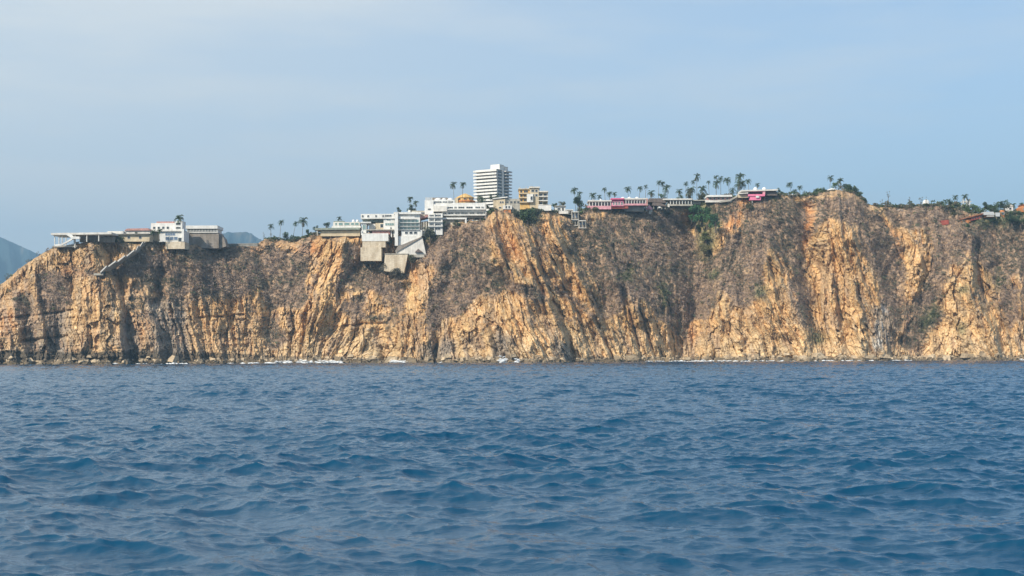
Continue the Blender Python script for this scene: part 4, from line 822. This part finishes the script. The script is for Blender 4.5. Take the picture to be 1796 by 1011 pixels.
b = MB(); b.lathe([(6.5 * B.k, B.z(368)), (6.2 * B.k, B.z(366)), (3.2 * B.k, B.z(362.8)), (.8 * B.k, B.z(360))], 'pink', B.x(1138.5), 0, 8); b.build('canopy', B.root)
B.cols((1134, 1143), 368, 372, .7, -1.8, -1.3, 'white', 'tent_pole'); B.box('pedestal', 1138, 368.5, 1142.5, 376, -.8, 1.5, 'lightconc')
# --- white colonnade
Y = RD(1190) - 4
B = Bld('colonnade_hall', 'long white colonnaded hall with open bays left of the tall green trees', 'hall', 1190, 368, Y)
B.box('roof', 1162, 348.8, 1214, 351.2, -1.5, 12, 'offwhite'); B.box('back_wall', 1175, 351.4, 1213, 358.6, 5, 12, 'concrete'); B.box('plinth', 1172, 358.8, 1215, 361.6, -1, 12, 'lightconc')
B.cols([1176 + i * 5.2 for i in range(8)], 351.4, 358.6, 1.1, -.6, .2, 'white'); B.wins([1178.6 + i * 5.2 for i in range(7)], 353, 357.5, 3, 4.95); B.box('ramp_wall', 1171, 358, 1174, 364, -1.4, 3, 'offwhite')
B.box('annex_roof', 1214.3, 350.8, 1240, 352.4, 0, 10, 'lightconc'); B.box('annex_wall', 1216, 352.6, 1240, 358, 3, 9, 'lightconc')
# --- long flat roof house
Y = RD(1262) - 3
B = Bld('roadside_house', 'long low pinkish house under a bright white flat roof left of the sloping wall', 'house', 1262, 356, Y)
B.slab('roof', 1240, 342.6, 1284, 345.8, -1, 11, 'white', .2); B.box('wall', 1241, 346.2, 1283, 351, 1, 10, 'rosetile'); B.box('plinth', 1238, 351.2, 1284, 355, .4, 10, 'offwhite')
B.wins([1246 + i * 7.5 for i in range(5)], 347, 350, 3.6, .95, fm='offwhite')
B = Bld('boundary_wall', 'pale curved wall climbing from the long low house to the pink balcony house', 'wall', 1288, 352, RD(1288) - 3)
b = MB(); b.prism([(B.x(1262), B.z(356)), (B.x(1280), B.z(353.5)), (B.x(1293), B.z(346)), (B.x(1293), B.z(343)), (B.x(1279), B.z(350.5)), (B.x(1262), B.z(353))], -.5, .5, 'lightconc'); b.build('wall', B.root)
# --- house with pink balcony
Y = RD(1332) - 5
B = Bld('balcony_house', 'white roofed house with a bright pink balcony and two white tanks on top', 'house', 1332, 356, Y)
B.slab('roof', 1300, 333.6, 1364, 336.2, -1, 14, 'offwhite', 1.4); B.slab('left_roof', 1296, 339, 1312, 340.6, -1, 10, 'offwhite', 1); B.box('left_wall', 1296, 340.8, 1312, 346.5, 1, 10, 'cream')
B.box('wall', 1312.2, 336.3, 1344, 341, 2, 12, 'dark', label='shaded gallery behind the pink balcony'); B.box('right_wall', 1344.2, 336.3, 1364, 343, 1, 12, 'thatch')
B.box('pink_balcony', 1312, 341.2, 1341, 344.8, -1.5, 3, 'hotpink', label='bright pink balcony'); B.box('lower_balcony', 1315, 345, 1334, 351.5, -1, 4, 'hotpink', label='bright pink lower balcony'); B.box('pink_pillar', 1338, 336.5, 1342, 343, -.9, 1.9, 'pink')
B.box('white_panel', 1325, 344.2, 1331, 347.6, -1.8, -1.55, 'white'); B.box('post', 1318.6, 351.6, 1319.8, 362, -.4, .4, 'offwhite')
for x in (1327, 1342.5): B.tank(x, 327.6, 334, 7, 4)
B.box('tank_base', 1322, 334, 1348, 335, 1, 7, 'offwhite')
B = Bld('boundary_wall', 'short bright white wall behind the clifftop between the pink balcony house and the round pavilion', 'wall', 1397, 345, RD(1397) + 1)
B.box('wall', 1384, 341, 1401, 344.8, 0, .6, 'white'); B.box('lower_wall', 1401.2, 342, 1414, 344.8, .1, .7, 'lightconc')
# --- round pavilion
Y = RD(1462) + 3
B = Bld('round_pavilion', 'round pavilion with a white conical roof on the highest clifftop', 'pavilion', 1462, 342, Y)
b = MB(); b.lathe([(9.2 * B.k, B.z(333)), (9 * B.k, B.z(332.2)), (4.5 * B.k, B.z(330.2)), (.6 * B.k, B.z(329.2))], 'white', B.x(1462), 4, 18); b.build('roof', B.root)
for i in range(8): a = i * math.pi / 4 + .2; b = MB(); X_ = B.x(1462) + 7.6 * B.k * math.cos(a); Y_ = 4 + 7.6 * B.k * math.sin(a); b.box(X_ - .18, X_ + .18, Y_ - .18, Y_ + .18, B.z(341), B.z(333.1), 'lightconc'); b.build('column', B.root)
b = MB(); b.lathe([(8.4 * B.k, B.z(343)), (8.4 * B.k, B.z(340))], 'lightconc', B.x(1462), 4, 18); b.build('base', B.root)
B.slab('side_roof', 1439, 337, 1454, 338.6, 0, 7, 'rosetile', 3); B.box('side_wall', 1442, 338.8, 1453, 343, 1, 6, 'cream'); B.box('right_wall', 1471, 334.4, 1486, 341, 2, 7, 'greystone')
# --- right: dome, white tower frame, red house, roofs
Y = RD(1628) + 25
B = Bld('dome_building', 'white round dome rising behind the trees on the right headland', 'dome', 1628, 364, Y)
b = MB(); r = 6 * B.k; b.lathe([(r, B.z(366)), (r, B.z(355))] + [(r * math.cos(a), B.z(355) + r * 1.0 * math.sin(a)) for a in np.linspace(.1, 1.5, 7)], 'white', B.x(1628), 5, 20); b.build('dome', B.root, True)
B.box('ring_beam', 1621.4, 357, 1634.6, 358.2, 5 - r - .3, 5 - r + .6, 'offwhite')
Y = RD(1697) + 30
B = Bld('white_frame_house', 'small unfinished white house with open frames between the palms on the right', 'house', 1697, 366, Y)
for x in (1690, 1695.5, 1701): B.box('column', x - .7, 349, x + .7, 366, 0, .8, 'white')
for y in (353, 359): B.box('beam', 1689.3, y, 1704, y + 1.2, -.1, 6, 'white')
B.box('wall', 1689.5, 359.6, 1704, 367, 3, 7, 'offwhite'); B.box('parapet', 1696, 354.4, 1701, 358.8, 2, 3, 'white')
Y = DA(1705, 384) - 5
B = Bld('red_house', 'long red and orange house with a sloping tiled roof stepping down the right headland', 'house', 1704, 396, Y)
B.slab('roof', 1702, 379.4, 1724, 381.4, -1.2, 9, 'terracotta', 5.4); B.slab('left_roof', 1685, 383.8, 1702, 385.6, -1.2, 9, 'terracotta', 4)
b = MB(); b.prism([(B.x(1703), B.z(387.5)), (B.x(1722), B.z(383)), (B.x(1722), B.z(376.6)), (B.x(1703), B.z(381.4))], 0, 8, 'red'); b.build('wall', B.root)
B.box('left_wall', 1687, 385.2, 1699, 394, 0, 8, 'orange'); B.box('corner_wall', 1699.2, 384, 1702.6, 390, .5, 8, 'orange')
for i in range(4): B.win(1705.5 + i * 4.4, 382.3 - i * 1.1, 1708 + i * 4.4, 385 - i * 1.1, -.05, fm='red')
B.win(1688.6, 388.5, 1691.2, 392.5, -.05, fm='orange'); B.box('white_buttress', 1686.5, 394.2, 1690.8, 403.5, -1, 3, 'white'); B.slab('terrace_wall', 1672, 400, 1686, 402.5, -1, 2, 'lightconc', 0)
B = Bld('garden_wall', 'brick red garden wall beside the red house', 'wall', 1655, 394, DA(1655, 392) - 2)
b = MB(); b.prism([(B.x(1645), B.z(396)), (B.x(1664), B.z(394)), (B.x(1664), B.z(386)), (B.x(1645), B.z(387.6))], 0, 4, 'red'); b.build('wall', B.root); B.box('coping', 1645, 386, 1650, 387.4, -.2, 4, 'terracotta')
Y = DA(1735, 376) - 4
B = Bld('blue_roof_shed', 'shed with a blue grey metal roof right of the red house', 'shed', 1735, 382, Y)
b = MB(); b.prism([(B.x(1724), B.z(377.5)), (B.x(1744), B.z(377.5)), (B.x(1742), B.z(372)), (B.x(1726), B.z(372))], -1, 8, 'metal'); b.build('roof', B.root); B.box('wall', 1726, 377.7, 1743, 382, 1, 7, 'orange'); B.box('white_awning', 1730, 379, 1742, 380.6, -2, .9, 'offwhite')
Y = DA(1760, 376) - 3
B = Bld('orange_house', 'small rounded orange house under the big green tree on the right', 'house', 1760, 381, Y)
b = MB(); b.lathe([(4.8 * B.k, B.z(383)), (4.9 * B.k, B.z(371)), (3.4 * B.k, B.z(368.8)), (.8 * B.k, B.z(368))], 'orange', B.x(1760), 3, 14); b.build('wall', B.root); B.box('blue_gate', 1746, 373, 1754, 380, 0, .5, 'metal', label='pale blue grey metal gate'); B.win(1758.5, 372.5, 1762, 376.5, 3 - 4.95 * B.k)
Y = RD(1798) + 4
B = Bld('orange_house', 'bright orange house cut by the right edge of the photo', 'house', 1800, 372, Y)
b = MB(); b.prism([(B.x(1790), B.z(372)), (B.x(1816), B.z(372)), (B.x(1816), B.z(360)), (B.x(1797), B.z(360)), (B.x(1790), B.z(365))], 0, 10, 'orange'); b.build('wall', B.root); B.slab('roof', 1795, 358.6, 1818, 359.8, -.6, 11, 'terracotta', 0); B.win(1795, 365.5, 1798.5, 369, -.05)
B = Bld('white_house', 'small white gabled house half hidden by trees near the right edge', 'house', 1772, 372, RD(1772) + 18)
B.box('wall', 1767, 362, 1777, 374, 0, 8, 'white'); b = MB(); b.prism([(B.x(1766), B.z(362)), (B.x(1778), B.z(362)), (B.x(1772), B.z(358.5))], -.5, 8.5, 'offwhite'); b.build('roof', B.root); B.win(1770, 364.5, 1774, 368, -.05)
B = Bld('boundary_wall', 'low pale wall along the clifftop of the right headland under two green trees', 'wall', 1566, 369, RD(1566) - 1)
B.box('wall', 1546, 366.4, 1570, 369, 0, .6, 'lightconc'); B.box('lower_wall', 1570.2, 368, 1592, 370, .05, .65, 'offwhite')

# ------------------------------------------------------------------ PALMS
def palm_parts(seed, hh, crown, droop=1.0, lean=0.0):
    r = random.Random(seed); b = MB(); n = 8; rings = 9; pts = []
    for i in range(rings):
        t = i / (rings - 1); pts.append((lean * t * t * hh * .5, 0.15 * math.sin(t * 3 + seed) * hh * .05, hh * t, .17 * (1 - .45 * t) + (.12 if i == 0 else 0)))
    vs = [(x + q * math.cos(a * 2 * math.pi / n), y + q * math.sin(a * 2 * math.pi / n), z) for x, y, z, q in pts for a in range(n)]
    b.add(vs, [(j * n + i, j * n + (i + 1) % n, (j + 1) * n + (i + 1) % n, (j + 1) * n + i) for j in range(rings - 1) for i in range(n)], 'wood')
    trunk = b
    tx, ty, tz, _ = pts[-1]; V = []; Q = []; COL = []
    nf = 17
    for f in range(nf):
        a = f * 2.399 + r.uniform(-.2, .2); el = r.uniform(-.35, 1.35) if f > 3 else 1.35; L = crown * r.uniform(.85, 1.15) * (.8 if el < 0 else 1); w = crown * .15
        g = r.uniform(.7, 1.25); c = (.050 * g, .075 * g, .034 * g) if el > -.22 else (.13 * g, .11 * g, .055 * g)
        x = z = 0.0; e = el; seg = 8; prev = None
        for s_ in range(seg + 1):
            t = s_ / seg; ww = w * math.sin(math.pi * min(1, .12 + .85 * t)) ** .7 * (1 if s_ < seg else .1)
            ca, sa = math.cos(a), math.sin(a)
            mid = (tx + x * ca, ty + x * sa, tz + z)
            lft = (mid[0] - sa * ww, mid[1] + ca * ww, mid[2] - ww * .65); rgt = (mid[0] + sa * ww, mid[1] - ca * ww, mid[2] - ww * .65)
            if prev:
                # leaflets: separate blades each side with gaps between them
                for (p0, p1, q1, q0) in ((prev[0], mid, lft, prev[1]), (prev[0], mid, rgt, prev[2])):
                    for h0, h1_ in ((0, .36), (.5, .86)):
                        lerp = lambda A, B_, u: tuple(A[i] + (B_[i] - A[i]) * u for i in range(3))
                        k0 = len(V); V += [lerp(p0, p1, h0), lerp(p0, p1, h1_), lerp(q0, q1, min(1, h1_ + .1)), lerp(q0, q1, h0 + .2)]; Q.append((k0, k0 + 1, k0 + 2, k0 + 3)); COL += [c] * 4
            prev = (mid, lft, rgt); st = L / seg; x += st * math.cos(e); z += st * math.sin(e); e -= (.30 * droop) * (0.6 + .8 * t)
    return trunk, V, Q, COL
protos = {}
def palm(px, pyc, pyb, label, size=1.0, lean=0.0, off=4, var=0, droop=1.0, group='coconut palms along the clifftop'):
    """px, pyc: crown centre; pyb: where the trunk meets what hides its foot."""
    Yp = RD(px) + off; top = at(px, pyc, Yp); gzz = min(ground_z(px, max(Yp, RD(px) + .1)), float(at(px, pyb, Yp)[2]))
    hh = top[2] - gzz + .3; key = (var, round(hh / 3), round(lean * 4))
    root = bpy.data.objects.new('palm_tree', None); link(root); cr = 3.0 * size
    if key not in protos:
        tr_, V, Q, COL = palm_parts(var * 7 + 3 + round(hh), 12.0, 3.0, 1.2, lean)
        to = tr_.build('trunk', root, True); co = np_mesh('crown', V, Q, MT['leaf'], COL, parent=root); protos[key] = (to.data, co.data)
        parts = (to, co)
    else:
        parts = tuple(bpy.data.objects.new(nm, me) for nm, me in zip(('trunk', 'crown'), protos[key]))
        for o in parts: link(o, root)
    kz = hh / 12.0
    parts[0].scale = (1.0, 1.0, kz); ox = lean * 6.0; cl = parts[1]
    cl.scale = (size * .92, size * .92, size * 1.2); cl.location = (ox * (1 - size), 0, hh - 12.0 * size * 1.2)
    root.location = (top[0] - ox, Yp, gzz - .3); tag(root, label, 'palm tree', group)
    return root
PL = [
 (475, 398, 417, 'small palm, leftmost of the four thin palms right of the far hill', .85), (493, 391, 421, 'tall thin palm, second of the four palms right of the far hill', .9), (519, 393, 413, 'thin palm leaning left, third of the four right of the far hill', .8), (532, 389, 413, 'large palm, rightmost and fullest of the four right of the far hill', 1.25),
 (597, 384, 390, 'tiny palm poking above the glazed room of the grey green roofed house', .7),
 (719, 350, 374, 'dark palm above the terraced hotel wings, taller of a close pair', 1.0), (729, 357, 374, 'shorter dark palm of the close pair above the terraced hotel wings', .85),
 (795, 325, 350, 'palm standing alone against the sky above the hotel domes', 1.05), (812, 325, 342, 'palm right behind the orange round house roof', 1.05),
 (1007, 335, 362, 'shaggy drooping palm left of the pink motel, taller of two', 1.15), (1017, 341, 364, 'palm with leaning trunk over the rounded tree left of the pink motel', .9),
 (1040, 344, 356, 'bushy palm at the left end of the pink motel', 1.2), (1051, 346, 354, 'small palm behind the left roof of the pink motel', .8), (1060, 333, 352, 'tall thin palm behind the middle of the left motel row', .8), (1069, 341, 353, 'palm just left of the magenta motel block', .8), (1078, 341, 350, 'palm behind the magenta motel block roof', .75),
 (1101, 333, 348, 'wide windswept palm behind the three tank motel row', 1.15), (1123, 331, 349, 'thin spreading palm near the right end of the three tank motel row', .95), (1133, 328, 342, 'small high palm above the left corner of the thatched hall', .75), (1140, 340, 350, 'full palm standing at the left corner of the thatched hall', 1.05),
 (1156, 321, 348, 'tall palm above the thatched hall, highest on its left', .95), (1166, 323, 345, 'tall palm above the thatched hall just right of the highest', .85), (1172, 331, 348, 'wide palm behind the right side of the thatched hall', 1.2), (1187, 337, 350, 'short palm behind the left of the white colonnade', .95),
 (1203, 323, 348, 'thin palm over the right half of the white colonnade', .75), (1208, 336, 352, 'broad low palm at the right end of the white colonnade', 1.4), (1216, 320, 348, 'thin tall palm right of the colonnade below the highest one', .75), (1222, 311, 350, 'very tall palm, highest above the right end of the colonnade', 1.15), (1232, 333, 352, 'wide palm over the rounded tree left of the long white roof', 1.3),
 (1244, 320, 344, 'slender palm alone over the left end of the long white roof', .6), (1254, 323, 344, 'full palm over the long white roof, lower of two crossing crowns', 1.2), (1256, 312, 344, 'higher palm of the two crossing crowns over the long white roof', .8), (1264, 314, 344, 'straight palm right of the crossing pair over the long white roof', .95),
 (1281, 317, 348, 'broad palm over the right end of the long white roof', 1.4), (1294, 312, 346, 'tallest bushy palm left of the pink balcony house', 1.45), (1290, 326, 350, 'low wide palm among the cluster left of the pink balcony house', 1.4), (1312, 319, 335, 'straight palm behind the roof of the pink balcony house', 1.0), (1301, 324, 346, 'slanting palm in the cluster left of the pink balcony house', 1.2), (1285, 335, 350, 'lowest palm in the cluster by the sloping wall', 1.1), (1329, 325, 334, 'small round palm behind the white tanks', .7),
 (1384, 325, 342, 'drooping palm right of the pink balcony house, higher of two', 1.15), (1403, 330, 343, 'palm over the short bright white wall', .85), (1394, 336, 344, 'low small palm between two others right of the pink balcony house', .8),
 (1455, 313, 334, 'tall palm directly behind the white round pavilion', 1.1), (1473, 319, 335, 'spreading palm right of the white round pavilion', 1.15),
 (1658, 354, 364, 'leftmost small palm near the white frame house', .75), (1664, 353, 364, 'second small palm near the white frame house', .75), (1676, 347, 366, 'tall drooping palm left of the white frame house', .95), (1690, 346, 362, 'tall palm in front of the white frame house', .95), (1699, 352, 362, 'small palm right in the white frame house', .6),
 (1748, 361, 374, 'pale green palm left of the big tree near the right edge', 1.1), (1779, 362, 376, 'broad low palm near the right edge', 1.2), (1789, 361, 374, 'palm beside the bright orange house at the right edge', 1.1),
 (321, 384, 408, 'bushy palm in front of the white villa stair tower', 1.25), (270, 408, 422, 'small palm in front of the villa, left of two', .7), (280, 406, 422, 'small palm in front of the villa, right of two', .7)]
for i, (x, yc, yb_, lab, sz) in enumerate(PL):
    ln = {1017: .35, 519: .3, 1301: -.45, 1384: -.3, 1123: .2, 1676: .25, 1007: -.15}.get(x, random.Random(i).choice([0, .12, -.12, 0]))
    near = x in (321, 270, 280, 1040, 1017)
    palm(x, yc, yb_, lab, sz * 1.22 * random.Random(i * 5).uniform(.9, 1.15), ln, (-10 if x in (321, 270, 280) else 3 if near else random.Random(i * 3).uniform(16, 30)), i % 4)

# ------------------------------------------------------------------ TREES
def tree(px, py0, py1, w, label, off=6, col=(.050, .068, .028), dens=1.0, name='tree', cat='tree', group='green trees and bushes along the clifftop', kk=0, open_=False, surface=False):
    """crown spans py0..py1 and w pixels; the trunk reaches the ground"""
    rg = np.random.default_rng(int(px * 7 + py0 + kk))
    Yt_ = (DA(px, py1) + off * .6) if surface else RD(px) + off
    k = Yt_ / F; base = at(px, py1, Yt_); gz_ = base[2] - 1.5 if surface else min(ground_z(px, max(Yt_, RD(px) + .1)), base[2])
    root = bpy.data.objects.new(name, None); link(root); root.location = (base[0], Yt_, gz_); tag(root, label, cat, group)
    w = w * 1.15; zt = at(px, py0, Yt_)[2] - gz_; zb = base[2] - gz_; rw = w * k / 2; rh = (zt - zb) / 2
    b = MB(); n = 6
    def limb(p, q, r0, r1):
        p, q = Vector(p), Vector(q); d = (q - p).normalized(); u = d.orthogonal().normalized(); v = d.cross(u)
        b.add([tuple(c_ + (u * math.cos(a * math.pi / 3) + v * math.sin(a * math.pi / 3)) * r_) for c_, r_ in ((p, r0), (q, r1)) for a in range(6)], [(i, (i + 1) % 6, (i + 1) % 6 + 6, i + 6) for i in range(6)], 'bark')
    tr_ = max(.12, rw * .07); fork = zb + rh * .5
    limb((0, 0, -.4), (rg.normal(0, .1), 0, fork * .6 + .1), tr_ * 1.3, tr_); limb((0, 0, fork * .6), (rg.normal(0, .2), 0, fork), tr_, tr_ * .8)
    nc = max(5, int(5 + rw * 1.1)) if not open_ else max(6, int(4 + rw)); cs = []
    for i in range(nc):
        a = rg.uniform(0, 2 * math.pi); rr_ = rw * .68 * math.sqrt(rg.random()); z_ = zb + rh * rg.uniform(.45, 1.6)
        lim = math.sqrt(max(.1, 1 - ((z_ - zb - rh) / rh * .8) ** 2)); c_ = (rr_ * math.cos(a) * lim, rr_ * math.sin(a) * lim * .8, z_); cs.append(c_); limb((0, 0, fork * .8), c_, tr_ * .5, tr_ * .15)
    cs = np.array(cs); rad_ = rg.uniform(.32, .52, nc) * min(rw, rh * 1.1) * (.62 if open_ else 1); npl = int((110 if not open_ else 46) * dens)
    cc = np.array(col)[None] * rg.uniform(.6, 1.5, (nc, 1)); q, f_, c_ = leaf_cloud(cs, rad_, npl, .17 if rw > 2 else .24, cc, .9, rg, False)
    b.build('trunk', root); np_mesh('crown', q, f_, MT['leaf'], c_, parent=root)
DG = (.045, .070, .032); MG = (.070, .110, .036); OG = (.085, .085, .045); GB = (.13, .115, .085)
TL = [
 (238, 401, 421, 6, 'narrow dark cypress in front of the low cream house', -6, DG), (209, 415, 428, 22, 'spreading dark shrub below the low cream house', -7, DG), (258, 409, 422, 8, 'small dark tree between the low house and the villa', -6, DG), (193, 409, 420, 8, 'small dark tree at the left end of the low cream house', -7, DG),
 (506, 407, 424, 20, 'dark bushy tree between the four thin palms', 1, DG), (522, 414, 428, 16, 'low dark bush at the brink right of the bushy tree', 0, DG), (540, 402, 414, 14, 'round dark tree at the left end of the grey green roof', 1, DG), (553, 396, 406, 12, 'small round tree touching the grey green roof', 6, DG), (572, 388, 400, 14, 'round tree left of the glazed roof room', 20, DG),
 (699, 362, 374, 9, 'small dark tree on the roof line behind the tall white pillar', 26, DG), (723, 356, 376, 16, 'dark green tree under the pair of palms behind the hotel', 22, DG), (755, 396, 420, 24, 'grey green bush covering the foot of the small hotel block', -8, (.075, .085, .055)), (684, 416, 432, 12, 'dark shrub between the stone terrace and the tall white pillar', -3, DG), (800, 386, 398, 18, 'dark shrub against the foundation wall of the upper hotel', -4, DG), (779, 386, 404, 6, 'narrow dark shrub beside the small hotel block', -5, DG),
 (850, 342, 372, 14, 'tall dark tree left of the cream house below the tower', 14, DG), (868, 338, 352, 24, 'broad dark green tree at the foot of the tower', 40, DG), (856, 352, 388, 8, 'dark shrub at the right end of the hotel', 0, DG), (843, 344, 358, 14, 'dark tree in front of the left base of the tower', 30, DG),
 (925, 356, 392, 34, 'large dark green tree hanging over the brink below the cream yellow building', -6, DG), (904, 364, 386, 18, 'grey green scrub tree right of the red buttress', -5, (.07, .08, .06)), (942, 366, 384, 18, 'grey green tree under the white boundary wall', -6, (.075, .08, .06)), (972, 354, 364, 14, 'dark green tree behind the small white sheds', 22, DG), (988, 353, 364, 18, 'olive tree above the small white sheds', 24, OG), (955, 354, 362, 12, 'low tree behind the white boundary wall', 20, OG),
 (1016, 344, 368, 22, 'rounded dark tree under the shaggy palms left of the pink motel', 2, DG), (1162, 339, 350, 18, 'rounded tree behind the thatched hall', 18, MG), (1192, 341, 351, 14, 'rounded green tree behind the colonnade', 18, MG), (1210, 328, 352, 16, 'tall green tree mixed with palms at the end of the colonnade', 14, OG), (1232, 336, 354, 22, 'round green tree left of the long white roof', 14, OG),
 (1220, 354, 402, 22, 'tallest dark green tree in the gully below the colonnade', -16, (.05, .115, .05)), (1240, 360, 398, 24, 'broad dark green tree in the middle of the gully', -16, (.06, .13, .05)), (1255, 372, 404, 22, 'dark green tree at the right of the gully', -16, (.055, .115, .05)), (1213, 362, 388, 14, 'small dark green tree at the left edge of the gully', -16, (.04, .08, .035)), (1238, 404, 424, 22, 'yellow green bush under the trees of the gully', -5, (.11, .12, .045)), (1235, 424, 446, 20, 'lower yellow green bush in the gully', -4, (.13, .12, .055)), (1222, 392, 412, 14, 'green bush below the tallest gully tree', -6, (.035, .06, .026)),
 (1172, 366, 378, 26, 'green bush under the thatched hall on the brink', -3, (.06, .07, .04)), (1120, 362, 372, 18, 'low green shrub below the three tank motel row', -4, OG), (1316, 352, 372, 16, 'green bush hanging below the pink balcony', -3, OG),
 (1367, 330, 342, 10, 'small dark tree right of the pink balcony house', 8, DG), (1377, 335, 344, 16, 'low tree beneath the drooping palm', 8, DG), (1415, 338, 345, 14, 'low green bush right of the short white wall', 5, OG), (1425, 337, 344, 14, 'low green bush left of the round pavilion', 4, MG), (1434, 331, 342, 10, 'dark tree touching the pavilion side roof', 6, DG), (1444, 328, 338, 10, 'dark tree behind the side roof of the round pavilion', 14, DG), (1466, 320, 332, 14, 'feathery pale tree between two palms behind the pavilion', 12, MG),
 (1488, 322, 340, 18, 'dark bushy tree right of the round pavilion', 4, DG), (1500, 330, 346, 16, 'green tree on the shoulder where the clifftop drops', 2, DG), (1510, 336, 354, 12, 'small green tree lower on the shoulder', 0, (.05, .07, .04)), (1517, 346, 362, 9, 'lowest green bush on the shoulder', 0, (.05, .07, .04)), (1532, 354, 364, 12, 'small dry bush right of the shoulder', 0, GB),
 (1552, 356, 368, 20, 'dark green tree below the wispy tree', 3, DG), (1582, 356, 369, 16, 'pointed dark green tree on the right headland', 3, DG), (1572, 361, 369, 16, 'low dark bush left of the pointed tree', 2, DG), (1598, 350, 368, 9, 'narrow grey green tree in the middle of the right headland', 4, OG),
 (1638, 354, 368, 24, 'brownish green tree right of the white dome', 4, GB), (1655, 360, 376, 20, 'dry brown tree below the small palms', 0, GB), (1672, 364, 382, 18, 'dry grey green tree left of the red house', -2, OG), (1685, 360, 380, 18, 'olive tree above the orange end of the red house', 1, OG), (1704, 358, 374, 24, 'broad mid green tree above the red house', 2, MG), (1720, 360, 374, 18, 'mid green tree over the blue grey roof', 3, MG), (1728, 352, 368, 14, 'dark green pointed tree above the blue grey roof', 6, DG), (1740, 358, 372, 18, 'green tree between the blue grey roof and the big tree', 4, DG), (1762, 349, 368, 24, 'big dark green spreading tree near the right edge', 6, DG), (1750, 364, 376, 14, 'dark shrub beside the orange rounded house', 0, DG), (1775, 372, 392, 30, 'dark shaded bush below the orange rounded house', -6, DG), (1790, 380, 396, 24, 'dark bush at the right edge below the orange house', -6, DG), (1698, 391, 400, 9, 'bright green bush in front of the red house', -8, MG), (1741, 382, 392, 14, 'dark shrub under the blue grey shed', -6, DG),
 (696, 470, 492, 30, 'dark scrub bush at the foot of the stone bastion', -15, (.10, .09, .065)), (672, 462, 484, 16, 'small scrub bush at the left foot of the stone bastion', -13, GB), (722, 446, 466, 16, 'grey green bush at the right side of the stone bastion', -12, OG), (650, 450, 464, 26, 'brown bush under the lower stone retaining wall', -12, GB),
 (1040, 366, 374, 20, 'dry shrub below the left pink motel row', -2, OG), (1084, 367, 374, 18, 'dark shrub below the magenta motel block', -3, OG)]
for t in TL:
    x, y0, y1, w, lab, off, c_ = t
    tree(x, y0, y1, w, lab, off if off > -2 else off, c_, surface=(off < -2))
for x, y0, y1, w, lab in ((1558, 333, 348, 11, 'wispy tree with a thin bare trunk on the right headland'), (1595, 345, 354, 9, 'thin open tree with a small crown left of the leafless tree'), (1615, 341, 362, 12, 'tall grey leafless tree left of the white dome'), (1624, 339, 362, 5, 'slim leafless tree touching the white dome'), (1546, 348, 362, 10, 'pale dry tree left of the wispy tree'), (478, 408, 424, 12, 'thin bare tree under the leftmost thin palm'), (463, 405, 424, 6, 'small bare sapling at the right end of the grey parapet'), (70, 440, 450, 18, 'bare grey bush on the left slope of the headland, nearer the pavilion'), (48, 452, 466, 20, 'bare grey bush lower on the left slope of the headland'), (12, 478, 494, 18, 'bare grey bush lowest on the left slope')):
    tree(x, y0, y1, w, lab, 2, (.12, .12, .095), name='bare_tree', group='thin bare trees and bushes on the skyline', open_=True, dens=1.2)

# ------------------------------------------------------------------ HAZE
m = bpy.data.materials.new('haze'); m.use_nodes = True; nt = m.node_tree; nt.nodes.clear()
o = nt.nodes.new('ShaderNodeOutputMaterial'); v = nt.nodes.new('ShaderNodeVolumePrincipled'); nt.links.new(v.outputs[0], o.inputs['Volume'])
v.inputs['Density'].default_value = 0.00013; v.inputs['Color'].default_value = (.42, .72, 1.0, 1); v.inputs['Anisotropy'].default_value = 0.2
b = MB(); b.box(-6500, 6000, -1500, 9600, -8, 900, m); hz = b.build('haze'); tag(hz, 'thin pale blue sea haze', None, None, 'stuff')
